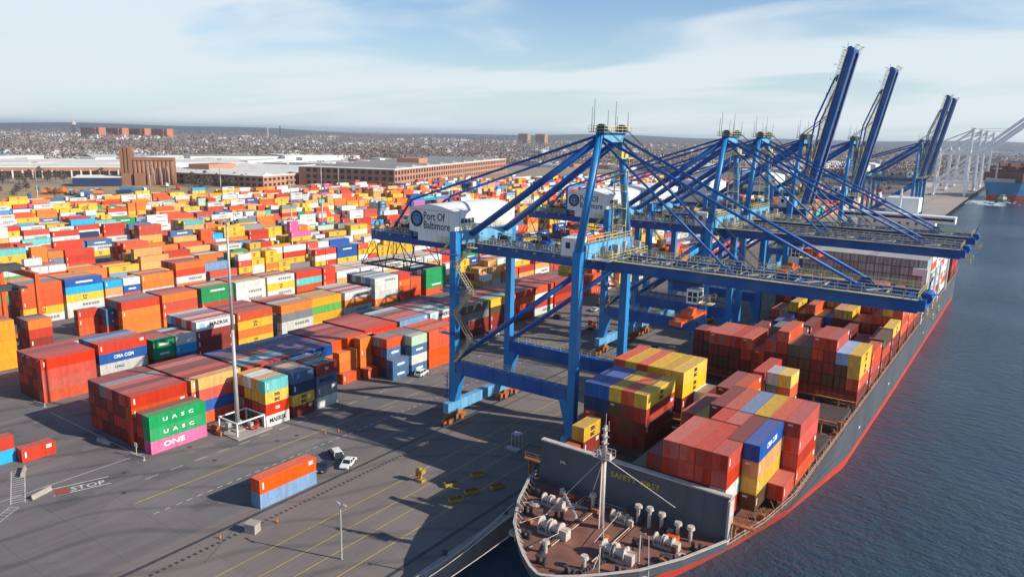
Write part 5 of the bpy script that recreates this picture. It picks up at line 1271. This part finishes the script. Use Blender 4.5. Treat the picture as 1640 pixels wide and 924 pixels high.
def lamp_mast(x, y, h, label):
    R = thing('lamp_mast', label, 'lamp mast', (x, y, 0), 0, 'high lamp masts of the terminal')
    hk = round(h); PM.setdefault(hk, mast_mesh(h)); link('pole', PM[hk], R); link('head_ring', HM, R, (0, 0, h))
    for f in FM: link('floodlight', f, R, (0, 0, h))
    mb = MB(); mb.cbox(0, 0, 0, 2.2, 2.2, .6); part('footing', mb, CONC, R); return R
LM = lamp_mast(-134.3, 90.0, 45.2, 'tall lamp mast in front of the nearest container blocks')
mb = MB()
for x in (-3.4, 3.0):
    for y in (-2.2, 4.6): mb.bar((x, y, .05), (x, y, 3.2), .26)
for a, b_ in (((-3.4, -2.2), (3, -2.2)), ((3, -2.2), (3, 4.6)), ((3, 4.6), (-3.4, 4.6)), ((-3.4, 4.6), (-3.4, -2.2))): mb.bar((*a, 3.1), (*b_, 3.1), .26)
part('guard_frame', mb, WHITE, LM)
mb = MB(); mb.box(-4.6, 4.6, -3.2, 5.4, .03, .25); part('concrete_pad', mb, CONC, LM)
for a_ in ((-1.6, -1.2, .25, 1.2, .9, 1.8), (-1.8, 1.6, .25, .8, .8, 1.4), (1.4, 2.2, .25, 1.1, .7, 1.5)): mb = MB(); mb.cbox(*a_); part('switch_box', mb, GALV, LM)
mb = MB(); mb.cbox(-3.6, -3.0, .25, 1.8, .8, 1.2); mb.cbox(-1.2, -3.6, .05, 1.6, .8, .9); part('pallet', mb, RUST, LM)
for x, y, h, lb in ((-479.9, 266.5, 38.2, 'lamp mast in front of the brown silo'), (-630.7, 260.3, 34.3, 'leftmost lamp mast beside the dry grass'), (-655.9, 435.4, 33.2, 'lamp mast right of the brown silo, by the trees'), (-381.9, 302.1, 32, 'lamp mast standing over the centre of the yard'),
                    (-355.4, 304.0, 45.3, 'tallest lamp mast at the centre of the yard'), (-496.6, 443.8, 34, 'lamp mast before the low brick mill'), (-562.3, 696.5, 33, 'lamp mast before the long brick mill'), (-391.6, 546.0, 36, 'lamp mast seen above the crane house roof'),
                    (-470, 900, 36, 'lamp mast far off left of the crane apex'), (-330, 820, 36, 'lamp mast far off behind the crane stays'), (-158.7, 310, 30, 'lamp mast in the gap behind the nearest crane')): lamp_mast(x, y, h, lb)
LP = thing('quay_lamp_post', 'low twin-arm lamp post at the front of the quay', 'lamp post', (-79.5, 69.8, 0))
mb = MB(); mb.tube((0, 0, 0), (0, 0, 9.0), .16, 8, .11); part('pole', mb, GALV, LP)
for s in (-1, 1):
    mb = MB(); mb.bar((0, 0, 8.9), (s*.5, .2, 9.1), .1); mb.cbox(s*.75, .2, 8.95, .6, .35, .18); part('lamp_head', mb, GALV, LP)

# ------------------------------------------------------------------ small foreground things
def barrier(x, y, deg, label, L=4.0):
    mb = MB(); h = L/2
    for a, b_ in (((-h, .32), (h, .32)),): pass
    pr = [(-.32, 0), (.32, 0), (.30, .1), (.14, .35), (.09, .85), (-.09, .85), (-.14, .35), (-.30, .1)]
    n = len(pr); mb.poly([(-h, p[0], p[1]) for p in pr][::-1]); mb.poly([(h, p[0], p[1]) for p in pr])
    for i in range(n):
        a, b_ = pr[i], pr[(i+1) % n]; mb.poly([(-h, a[0], a[1]), (h, a[0], a[1]), (h, b_[0], b_[1]), (-h, b_[0], b_[1])][::-1])
    o = link('concrete_barrier', mb.mesh('concrete_barrier', CONC), None, (x, y, .03), (0, 0, radians(deg))); tag(o, label, 'barrier', 'concrete barriers on the pavement')
barrier(-137.6, 69.6, 12, 'concrete barrier with a sign post at the front container corner')
barrier(-150.2, 77.0-7.5, 8, 'concrete barrier in the shade of the front stack')
barrier(-136.4, 51.8, -70, 'leaning dark barrier at the front left ladder marking')
barrier(-148.0, 53.6, -30, 'concrete barrier beside the low red container')
barrier(-182.5, 71.0, 10, 'concrete barrier before the red four-high block')
CONE = mat('orange_cone', (.70, .14, .02), .6, .1, 2)
for i, (x, y) in enumerate(((-112.5, 84.5), (-111.2, 87.0), (-118.5, 100.4), (-117.2, 103.0), (-96.2, 70.8), (-99.2, 62.2))):
    R_ = thing('traffic_cone', 'orange traffic cone on the open pavement, %s in the scattered set' % ORD[i], 'cone', (x, y, .02), 0, 'traffic cones on the pavement')
    mb = MB(); mb.box(-.25, .25, -.25, .25, 0, .05); part('base', mb, BLACK, R_)
    mb = MB(); mb.tube((0, 0, .05), (0, 0, .8), .2, 10, .04); part('cone', mb, CONE, R_)
sg = thing('warning_sign', 'small white sign on a yellow post at the front container corner', 'sign', (-138.8, 70.2, 0))
mb = MB(); mb.tube((0, 0, 0), (0, 0, 2.6), .07, 6); part('post', mb, YEL, sg)
mb = MB(); mb.box(-.5, .5, -.06, -.01, 2.0, 2.9); part('plate', mb, WHITEL, sg)
mb = MB(); mb.hexa([(-1, -.8, 0), (1, -.8, 0), (1, .8, 0), (-1, .8, 0), (-.95, -.75, 1.5), (.95, -.75, 1.5), (.95, .75, 1.5), (-.95, .75, 1.5)]); mb.box(-1.1, 1.1, -.9, .9, 1.5, 1.62)
o = link('concrete_block', mb.mesh('concrete_block', CONC), None, (-96.9, 66.6, .03), (0, 0, .3)); tag(o, 'square pale block standing alone at the front of the pavement', 'block')
def bin_(x, y, deg, label):
    R = thing('twistlock_bin', label, 'bin', (x, y, .03), radians(deg), 'yellow lashing bins on the quay'); R.scale = (.8, .8, .8)
    mb = MB(); mb.box(-1.6, 1.6, -.7, .7, .12, .2)
    for a, b_ in ((-1.6, -1.5), (1.5, 1.6)): mb.box(a, b_, -.7, .7, .2, .95)
    mb.box(-1.5, 1.5, -.7, -.62, .2, .95); mb.box(-1.5, 1.5, .62, .7, .2, .95); part('bin_body', mb, BINY, R)
    mb = MB()
    for i in range(6): mb.bar((-1.2+i*.45, -.5, .5), (-1.2+i*.45, .5, 1.0), .09)
    part('lashing_rods', mb, RUST, R)
for i, (x, y, d) in enumerate(((-81.8, 98.5, 62), (-77.0, 98.5, 62), (-77.3, 94.4, 65), (-80.3, 104.6, 60), (-74.6, 103.0, 70))):
    bin_(x, y, d, ('yellow lashing bin on the quay nearest the yellow pump', 'yellow lashing bin on the quay, second from the breakwater', 'yellow lashing bin on the quay closest to the camera', 'yellow lashing bin on the quay farthest from the camera', 'yellow lashing bin on the quay nearest the ship side')[i])
st_ = thing('mooring_post', 'yellow quay post with a red panel beside the shade edge', 'bollard', (-87.6, 96.6, 0))
mb = MB(); mb.tube((0, 0, 0), (0, 0, 1.6), .3, 10); mb.cbox(0, 0, 0, 1.6, 1.2, .5); part('post', mb, BINY, st_)
mb = MB(); mb.cbox(0, 0, 1.6, 1.5, 1.1, .8); mb.cbox(-.2, -.2, 2.4, .7, .6, .4); part('cap', mb, BINY, st_)
mb = MB(); mb.box(-.78, -.1, -.6, -.5, 1.0, 1.7); part('red_panel', mb, HULLR, st_)
for i, y in enumerate((44, 56, 68, 80, 96)):
    R_ = thing('mooring_bollard', 'black mooring bollard on the quay edge, %s from the camera' % ORD[i], 'bollard', (-67.6, y, .02), 0, 'mooring bollards on the quay edge')
    mb = MB(); mb.tube((0, 0, 0), (0, 0, .7), .3, 10); part('post', mb, DARK, R_)
    mb = MB(); mb.tube((0, 0, .7), (0, 0, .9), .45, 10); part('cap', mb, DARK, R_)
for i, (y, p) in enumerate(((56, (-57.9, 83.6, 8.6)), (68, (-59.6, 86.9, 8.6)), (44, (-54.6, 78.6, 8.6)))):
    mb = MB(); a_, b_ = Vector((-67.6, y, .6)), Vector(p); pv_ = a_
    for k in range(1, 9):
        q_ = a_.lerp(b_, k/8)-Vector((0, 0, 1.6*sin(pi*k/8))); mb.tube(pv_, q_, .07, 5, cap=False); pv_ = q_
    tag(link('mooring_line', mb.mesh('mooring_line', STEELW)), 'pale mooring line from the ship bow to the %s quay bollard' % ORD[[1, 2, 0][i]], 'rope', 'mooring lines of the near ship')
gw = thing('gangway_frame', 'pale steel gangway frame standing in the crane shadow', 'gangway', (-81.8, 119.8, 0))
mb = MB()
for x in (-.9, .9):
    for y in (-.7, .7): mb.bar((x, y, 0), (x, y, 3.2), .14)
mb.box(-1, 1, -.8, .8, 3.2, 3.35); mb.box(-1.6, 1.6, -2.2, -.8, .5, .62)
for i in range(4): mb.box(-1.5, 1.5, -2.2+i*.35, -2.0+i*.35, .1+i*.12, .2+i*.12)
part('frame', mb, GALV, gw)

# ------------------------------------------------------------------ mid distance buildings
def building(name, label, cat, p0, ang, L, D, h, wall, roofm, storeys=0, bay=0, group=None, base=0, win=None, gab=False, wh=1.6, wz=1.0, parapet=.6, ends=True):
    """long facade from p0 along angle ang; body extends to the left of it by D; windows on the facade and the near end"""
    R = thing(name, label, cat, (p0[0], p0[1], base), ang, group)
    mb = MB(); mb.box(0, L, 0, D, 0, h); part('wall', mb, wall, R)
    mb = MB(); mb.box(-.3, L+.3, -.3, D+.3, h, h+.5)
    if parapet:
        for a in ((-.3, L+.3, -.3, 0), (-.3, L+.3, D, D+.3)): mb.box(a[0], a[1], a[2], a[3], h+.5, h+.5+parapet)
    part('roof', mb, roofm, R)
    if storeys:
        n = int(L//bay); sh = h/storeys; wm_ = MB(); wm_.box(0, bay*.55, -.12, .12, 0, wh); me = wm_.mesh('window', win or GLASS); cnt = 0
        frame = MB()
        for s in range(storeys):
            for i in range(n):
                if cnt < 290:
                    link('window', me, R, (bay*(i+.22), 0, sh*s+wz)); cnt += 1
        if ends:
            n2 = int(D//bay); wm2 = MB(); wm2.box(-.12, .12, 0, bay*.55, 0, wh); me2 = wm2.mesh('window', win or GLASS)
            for s in range(storeys):
                for i in range(min(n2, 24)):
                    if cnt < 295: link('window', me2, R, (0, bay*(i+.22), sh*s+wz)); cnt += 1
    return R
def along(p, q): return atan2(q[1]-p[1], q[0]-p[0]), hypot(q[0]-p[0], q[1]-p[1])
# long brick mill: facade (591,611) -> (750,1043)
a, L = along((-591.7, 610.7), (-749.7, 1043.2))
R = building('brick_mill', 'long three-storey brick mill with rows of windows behind the yard', 'building', (-591.7, 610.7), a, L, 120, 21, BRICK, ROOFW, 3, 8.6, wh=4.2, wz=1.6)
mb = MB(); mb.box(120, 150, 20, 50, 21.5, 30); part('roof_house', mb, BRICK, R)
for i in range(9):
    mb = MB(); x = 20+i*48; mb.hexa([(x, 8, 21.55), (x+22, 8, 21.55), (x+22, 110, 21.55), (x, 110, 21.55), (x+4, 8, 24.6), (x+5, 8, 24.6), (x+5, 110, 24.6), (x+4, 110, 24.6)]); part('roof_monitor', mb, ROOFG, R)
a, L = along((-690.9, 510.7), (-762.9, 740.9))
R = building('brick_mill', 'lower brick mill with a wide pale roof, left of the long mill', 'building', (-690.9, 510.7), a, L, 190, 12, BRICK, ROOFW, 2, 8.0, wh=3.0, wz=1.2)
for i in range(5):
    mb = MB(); x = 15+i*44; mb.hexa([(x, 10, 12.55), (x+16, 10, 12.55), (x+16, 180, 12.55), (x, 180, 12.55), (x+5, 10, 14.6), (x+6, 10, 14.6), (x+6, 180, 14.6), (x+5, 180, 14.6)]); part('roof_monitor', mb, ROOFW, R)
mb = MB(); mb.box(60, 110, 120, 150, 12.5, 19); part('roof_house', mb, BRICK, R)
building('brick_mill', 'dark-ended brick mill seen between the two longer mills', 'building', (-690, 640), a, 160, 60, 17, BRICK, ROOFG, 2, 9, wh=4, wz=2)
# left warehouse with pale piers
a, L = along((-991.2, 371.2), (-925, 490))
R = building('warehouse', 'long low warehouse with brick band and dark bays at the left', 'warehouse', (-1015, 330), a, 190, 90, 12, BRICK, ROOFW)
for i in range(19):
    mb = MB(); mb.box(i*10+1.6, i*10+9.2, -.15, .3, 0.5, 7.8); part('loading_bay', mb, GLASS, R)
    mb = MB(); mb.box(i*10-.6, i*10+.8, -.6, -.01, 0, 9); part('pier', mb, ROOFW, R)
for lb, p, ang_, L, D, h, wl_, rf in (('white flat-roofed warehouse at the far left behind the brick one', (-1190, 400), 1.05, 220, 110, 9, WHITE, ROOFW), ('pale grey warehouse behind the grain silo', (-1060, 560), 1.1, 160, 130, 11, WHITE, ROOFW),
    ('wide white warehouse above the left brick warehouse', (-1560, 560), 1.15, 300, 90, 14, WHITE, ROOFW), ('long pale shed right of the silo, higher up', (-1230, 760), 1.2, 240, 60, 12, WHITE, ROOFG), ('white shed with a blue end beyond the mill roof', (-1150, 900), 1.25, 150, 80, 14, WHITE, ROOFW),
    ('cream shed below the distant town', (-1420, 1080), 1.2, 180, 50, 12, WHITE, ROOFW), ('low pale depot beyond the long mill', (-1080, 1250), 1.2, 260, 70, 9, WHITE, ROOFW), ('pale depot left of the crane apex', (-900, 1500), 1.2, 320, 80, 9, WHITE, ROOFW),
    ('grey roofed depot behind the crane apex', (-700, 1750), 1.25, 300, 90, 10, WHITE, ROOFG), ('long grey terminal shed behind the raised booms', (-420, 1650), 1.4, 420, 90, 12, WHITE, ROOFW), ('white terminal shed by the far quay', (-240, 1800), 1.45, 350, 70, 10, WHITE, ROOFW)):
    building('warehouse', lb, 'warehouse', p, ang_, L, D, h, wl_, rf)
mb = MB(); R = building('warehouse', 'turquoise roofed shed at the left edge below the town', 'warehouse', (-1480, 470), 1.1, 90, 60, 9, WHITE, mat('turquoise_roof', (.05, .42, .45), .6, .1, .1))
# brick row in the town
BRK2 = mat('orange_brick_wall', (.46, .17, .09), .85, .15, .05)
for i, (x, y) in enumerate(((-3560, 1737), (-3512, 1818), (-3466, 1899), (-3418, 1981))):
    R = building('brick_block', ('leftmost', 'second', 'third', 'rightmost')[i]+' tall brick block in the row above the grain silo', 'building', (x-133, y), 0, 133, 46, 44, BRK2, ROOFG, 5, 14, wh=5, wz=2, group='tall brick blocks in the far town', parapet=2)
    mb = MB(); mb.box(133.05, 152, 8, 40, 0, 48); part('stair_tower', mb, BRK2, R)
building('brick_block', 'low red brick building right behind the silo tower', 'building', (-1990, 1050), 1.0, 130, 50, 15, BRICK, ROOFG)
for i, (x, y) in enumerate(((-2664, 3832), (-2522, 3806))): building('apartment_tower', ('left', 'right')[i]+' tan apartment tower on the skyline left of the crane apex', 'building', (x, y), 0.2, 60, 50, 62, mat('tan_brick', (.36, .2, .11), .85, .15, .1), ROOFG, 7, 11, wh=4, wz=2, group='tan apartment towers')
# grain silo
G = thing('grain_silo', 'brown concrete grain elevator with a stepped tower', 'silo', (-805.5, 421, 0), along((-806.6, 417.4), (-774.8, 460.5))[0]); G.scale = (.9, .9, .93)
for i in range(11):
    mb = MB(); x = 6+i*4.5; mb.tube((x, 2, 0), (x, 2, 28), 2.4, 12); part('silo_cylinder', mb, TANBRICK, G, True)
mb = MB(); mb.box(4, 54, 2.5, 20, 0, 28.5); mb.box(4, 54, -.6, 20, 28.5, 31.5); part('silo_body', mb, TANBRICK, G)
for i, (x0, x1, y0, h) in enumerate(((-5, 0, 0, 42), (0, 4, -1, 44), (4, 8, -2, 43), (-5, 8, 1, 38))):
    mb = MB(); mb.box(x0, x1-.1, y0, 18, 0, h); part('tower_bay', mb, TANBRICK, G)
mb = MB(); mb.box(-4, 6, -3.2, -.1, 0, 14); mb.box(10, 22, -5, -.7, 0, 14); mb.box(24, 30, -4, -.7, 0, 12); part('annex', mb, TANBRICK, G)
for x in (30, 38, 46):
    mb = MB(); mb.bar((x, -2.5, 22), (x+2, -4, 14), .9); mb.bar((x+2, -4, 14), (x+2, -4, 1), .9); part('chute', mb, GALV, G)
building('shed', 'dark blue walled shed at the left foot of the silo', 'shed', (-818, 372), 1.0, 44, 30, 9, mat('dark_blue_wall', (.02, .04, .10), .7, .1, .2), ROOFW)
# water tower, chimneys
Wt = thing('water_tower', 'slim water tower standing over the far town', 'water tower', (-3440, 1590, 0))
mb = MB()
for x in (-4, 4):
    for y in (-4, 4): mb.tube((x, y, 0), (x*.8, y*.8, 58), .8, 6)
part('leg', mb, DARK, Wt)
mb = MB(); mb.tube((0, 0, 58), (0, 0, 68), 10, 14, 11); mb.tube((0, 0, 68), (0, 0, 74), 11, 14, 1.5); part('tank', mb, STEELW, Wt)
for i, (x, y, h, m_) in enumerate(((-3300, 2480, 72, STEELW), (-3200, 2480, 74, DARK))):
    o = thing('chimney', ('pale banded', 'dark slim')[i]+' chimney on the skyline of the town', 'chimney', (x, y, 0)); mb = MB(); mb.tube((0, 0, 0), (0, 0, h), 3.6, 10, 2.4); part('shaft', mb, m_, o)
    mb = MB(); mb.tube((0, 0, h), (0, 0, h+2.5), 3.2, 10); part('cap', mb, HULLR if i == 0 else DARK, o)

# truck trailers and vehicles on the lots
TM = {}
def trailer(x, y, deg, ch, label):
    R = thing('truck_trailer', label, 'trailer', (x, y, .05), radians(deg), 'trailers parked on the lots behind the yard')
    if 'b' not in TM:
        mb = MB(); mb.box(-1.25, 1.25, 0, 13, 1.2, 4.0); TM['b'] = mb.mesh('trailer_box', MO)
        mb = MB()
        for yy in (1.5, 2.8, 11): mb.tube((-1.1, yy, .5), (1.1, yy, .5), .5, 8)
        mb.box(-.5, .5, .5, 12, .7, 1.2); TM['w'] = mb.mesh('chassis', BLACK)
    link('trailer_box', TM['b'], R, color=COL[ch]); link('chassis', TM['w'], R)
def ORDW(i): return ORD[i] if i < 20 else ('twenty-'+ORD[i-20] if i < 29 else 'thirtieth' if i == 29 else 'thirty-'+ORD[i-30]) if i > 20 else 'twenty-first'
k = 0
for i in range(34):
    x = -648-rnd.random()*110; y = 215+rnd.random()*120+i*3.5; ch = rnd.choice('OOOWWWbrns')
    if -700 < x and 330 < y: x -= 60
    trailer(x, y, rnd.choice((-20, 65, 70)), ch, '%s truck trailer on the dusty lot behind the yard, %s parked' % (CNAME[ch], ORDW(i))); k += 1
for i in range(22):
    ch = rnd.choice('OWOW'); trailer(-632+rnd.random()*10, 205+i*14.5, -17+rnd.random()*4, ch, '%s trailer along the far yard edge, %s from the left' % (CNAME[ch], ORDW(i)))

# ------------------------------------------------------------------ far town, woods, hills
def polar(a, d): return (-d*sin(a), d*cos(a))
def house_mesh(w, l, h, c, rc):
    mb = MB(); mb.col = c; mb.box(-w/2, w/2, -l/2, l/2, 0, h); mb.col = rc; r = h+w*.35
    mb.poly([(-w/2-.3, -l/2-.3, h), (0, -l/2-.3, r), (0, l/2+.3, r), (-w/2-.3, l/2+.3, h)][::-1]); mb.poly([(w/2+.3, -l/2-.3, h), (w/2+.3, l/2+.3, h), (0, l/2+.3, r), (0, -l/2-.3, r)][::-1])
    mb.col = c; mb.poly([(-w/2, -l/2, h), (w/2, -l/2, h), (0, -l/2, r)]); mb.poly([(w/2, l/2, h), (-w/2, l/2, h), (0, l/2, r)])
    return mb
HC = [((.52, .50, .47), (.20, .18, .17)), ((.62, .58, .52), (.16, .14, .14)), ((.58, .57, .55), (.24, .2, .19)), ((.50, .42, .34), (.15, .13, .12)), ((.42, .2, .13), (.13, .12, .12)), ((.6, .62, .64), (.28, .26, .25)), ((.60, .58, .56), (.3, .28, .27))]
HN = ['white', 'cream', 'bright white', 'tan', 'brick red', 'pale grey', 'chalk white']
HMs = [house_mesh(9+i % 3*2, 13+i % 4*3, 6+i % 2*2.5, *HC[i]).mesh('house_body', MV) for i in range(7)]
spots = []; hoods = []
while len(hoods) < 46:
    a = radians(rnd.uniform(2, 70)); d = 1/rnd.uniform(1/6000, 1/1900); x, y = polar(a, d)
    if a < radians(18) and rnd.random() < .7: continue
    if any(hypot(x-q[0], y-q[1]) < .14*d for q in hoods): continue
    hoods.append((x, y, d))
for x, y, d in hoods:
    th = .25+rnd.uniform(-.25, .25); c, s_ = cos(th), sin(th); nr, nc = rnd.randint(4, 7), rnd.randint(6, 11)
    for i in range(nr):
        for j in range(nc):
            if rnd.random() < .18: continue
            u = (i-nr/2)*(34 if i % 2 else 52)+rnd.uniform(-3, 3); v = (j-nc/2)*19*(1+d/8000)+rnd.uniform(-3, 3)
            px, py = x+u*c-v*s_, y+u*s_+v*c; spots.append((hypot(px, py), px, py, th))
spots.sort()
mbs = MB()
for i, (d, x, y, th) in enumerate(spots):
    j = rnd.choice((0, 0, 1, 2, 2, 3, 4, 5, 6, 6)); rz = th+rnd.choice((0, 0, 1.57))+rnd.uniform(-.05, .05)
    if i < 290:
        o = link('house', HMs[j], None, (x, y, 0), (0, 0, rz)); tag(o, 'small %s pitched-roof house among bare trees in the distant town' % HN[j], 'house', 'distant town houses, '+HN[j])
    else:
        me = house_mesh(9+j % 3*2, 13+j % 4*3, 6+j % 2*2.5, *HC[j]); c, s = cos(rz), sin(rz); n = len(mbs.v); k = 1+d/9000
        mbs.v += [(x+k*(p[0]*c-p[1]*s), y+k*(p[0]*s+p[1]*c), p[2]*k) for p in me.v]; mbs.f += [tuple(n+q for q in f) for f in me.f]; mbs.c += me.c
tag(link('town_houses', mbs.mesh('town_houses', MV)), 'pale houses of the distant town spreading to the skyline', 'houses', kind='stuff')
# larger far blocks
mb = MB()
for i in range(330):
    a = radians(rnd.uniform(-1, 70)); d = 1/rnd.uniform(1/5500, 1/1150); x, y = polar(a, d)
    if x > -150 and y < 2400: continue
    if (-860 < x and y < 1300) or (x > -1100 and y < 520): continue
    mb.col = rnd.choice(((.6, .58, .54), (.66, .64, .6), (.38, .2, .14), (.5, .5, .5), (.3, .28, .27), (.62, .6, .58)))
    w, l, h = rnd.uniform(18, 60), rnd.uniform(40, 170), rnd.uniform(5, 12); rz = rnd.choice((.35, 1.2)); c, s = cos(rz), sin(rz)
    P_ = [(-w/2, -l/2), (w/2, -l/2), (w/2, l/2), (-w/2, l/2)]; P_ = [(x+p*c-q*s, y+p*s+q*c) for p, q in P_]
    mb.hexa([(*p, 0) for p in P_]+[(*p, h) for p in P_])
tag(link('industrial_sheds', mb.mesh('industrial_sheds', MV)), 'scattered low industrial sheds between the yard and the town', 'sheds', kind='stuff')
# woods: bare crowns built from many small twig faces
mb = MB(); r_ = random.Random(5)
def crown(mb, x, y, z, R_, H_, n, cols):
    for _ in range(n):
        u = r_.random()*2*pi; w = r_.random()**.5; zz_ = r_.random()
        px, py, pz = x+R_*w*cos(u)*sin(pi*(.2+.75*zz_)), y+R_*w*sin(u)*sin(pi*(.2+.75*zz_)), z+H_*zz_
        s = R_*.28*(.5+r_.random()); ax = Vector((r_.uniform(-1, 1), r_.uniform(-1, 1), r_.uniform(.2, 1.6))).normalized()*s; bx = Vector((r_.uniform(-1, 1), r_.uniform(-1, 1), r_.uniform(-.3, .3))).normalized()*s*.5
        p = Vector((px, py, pz)); mb.col = r_.choice(cols); mb.poly([p-bx, p+bx, p+ax])
TC = [(.24, .175, .155), (.19, .145, .135), (.27, .20, .175), (.22, .17, .16), (.18, .145, .14)]; TG = [(.035, .055, .03), (.05, .065, .04)]
nt_ = 0
while nt_ < 11500:
    a = radians(r_.uniform(-2, 71)); d = 1/r_.uniform(1/9000, 1/1500); x, y = polar(a, d)
    if (y < 2400 and x > -110) or (x > -800 and y < 1350): continue
    dens = .5+.5*sin(a*11+2)*cos(d*.0023+a*7)
    if any(hypot(x-q[0], y-q[1]) < 130 for q in hoods) and r_.random() < .6: continue
    if r_.random() > .1+dens*.9: continue
    k = 1+d/6000; crown(mb, x, y, 2, 9.5*k, 14*k*(.8+.4*r_.random()), 13, TG if r_.random() < .07 else TC); nt_ += 1
tag(link('bare_woods', mb.mesh('bare_woods', MV)), 'brown bare winter woods between the houses of the town', 'woods', kind='stuff')
# individual bare trees by the silo and mills
tm = []
for v in range(3):
    mb = MB(); mb.tube((0, 0, 0), (0, 0, 4), .32, 7, .22)
    for i in range(7):
        u = i*.9+v; mb.tube((0, 0, 3+i*.4), (2.4*cos(u), 2.4*sin(u), 6.2+i*.45), .13, 5, .04)
    tr = mb.mesh('trunk', BARKT); mb = MB(); crown(mb, 0, 0, 3.2, 4.2, 7, 150, [None]); 
    for i in range(len(mb.c)): mb.c[i] = None
    tm.append((tr, mb.mesh('crown', BARK)))
def tree(x, y, s, lab, grp):
    R = thing('bare_tree', lab, 'tree', (x, y, 0), rnd.random()*6, grp); R.scale = (s, s, s*rnd.uniform(.85, 1.15)); t_ = rnd.choice(tm); link('trunk', t_[0], R); link('crown', t_[1], R)
for i in range(64):
    x, y = -705-rnd.random()*130, 470+rnd.random()*60-(i % 3)*14
    if rnd.random() < .5: x, y = x-10, y+10
    tree(x, y, rnd.uniform(.8, 1.35), 'bare brown tree between the silo and the brick mill, %s of the clump' % ('%s' % ORDW(i) if i < 39 else 'one'), 'bare trees beside the silo')
for i in range(40): tree(-905+rnd.uniform(-60, 40), 395+rnd.uniform(-110, 80), rnd.uniform(.7, 1.2), 'bare brown tree along the front of the left warehouse', 'bare trees by the left warehouse')
for i in range(26): tree(-700-rnd.random()*90, 215+rnd.random()*110, rnd.uniform(.5, .9), 'low bare tree on the dusty lot behind the yard', 'bare trees on the lot')
# hills
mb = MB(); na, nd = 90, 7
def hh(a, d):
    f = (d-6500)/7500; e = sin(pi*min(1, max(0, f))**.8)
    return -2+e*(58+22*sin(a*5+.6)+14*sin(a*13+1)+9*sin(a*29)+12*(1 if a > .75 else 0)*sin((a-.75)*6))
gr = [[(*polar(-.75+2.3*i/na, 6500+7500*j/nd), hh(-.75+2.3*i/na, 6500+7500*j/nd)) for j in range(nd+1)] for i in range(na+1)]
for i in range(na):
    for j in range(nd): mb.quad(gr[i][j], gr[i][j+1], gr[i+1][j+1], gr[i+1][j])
hl = link('hills', mb.mesh('hills', mat('haze_blue_wooded_hills', (.055, .062, .082), .95, .35, .004), True)); tag(hl, kind='structure')  # blue in the base colour stands in for distance haze
# far ships and cranes beyond the water at the right
fs = thing('cargo_ship', 'long dark blue cargo ship moored beyond the water at the right', 'ship', (60, 2560, -3), radians(80))
mb = MB(); mb.hexa([(-15, -150, 0), (15, -150, 0), (15, 130, 0), (-15, 130, 0), (-15, -150, 20), (15, -150, 20), (15, 150, 22), (-15, 150, 22)]); part('hull', mb, mat('royal_blue_hull', (.02, .09, .28), .5, .1, .02), fs)
mb = MB(); mb.box(-12, 12, 90, 110, 21, 46); mb.box(-8, 8, 92, 108, 46, 52); part('deckhouse', mb, WHITE, fs)

# ------------------------------------------------------------------ haze
hzm = bpy.data.materials.new('thin_haze'); hzm.use_nodes = True; t = hzm.node_tree; t.nodes.clear()
pv = N(t, 'ShaderNodeVolumePrincipled'); pv.inputs['Density'].default_value = 5.5e-5; pv.inputs['Color'].default_value = (.82, .92, 1, 1); pv.inputs['Anisotropy'].default_value = .2
oo = N(t, 'ShaderNodeOutputMaterial'); t.links.new(pv.outputs[0], oo.inputs['Volume'])
mb = MB(); mb.box(-35000, 23000, -900, 35000, -8, 135)
tag(link('haze', mb.mesh('haze', hzm)), 'thin pale haze lying over the harbour and the distant town', 'haze', kind='stuff')
print('containers', NREC, 'objects', len(bpy.data.objects))
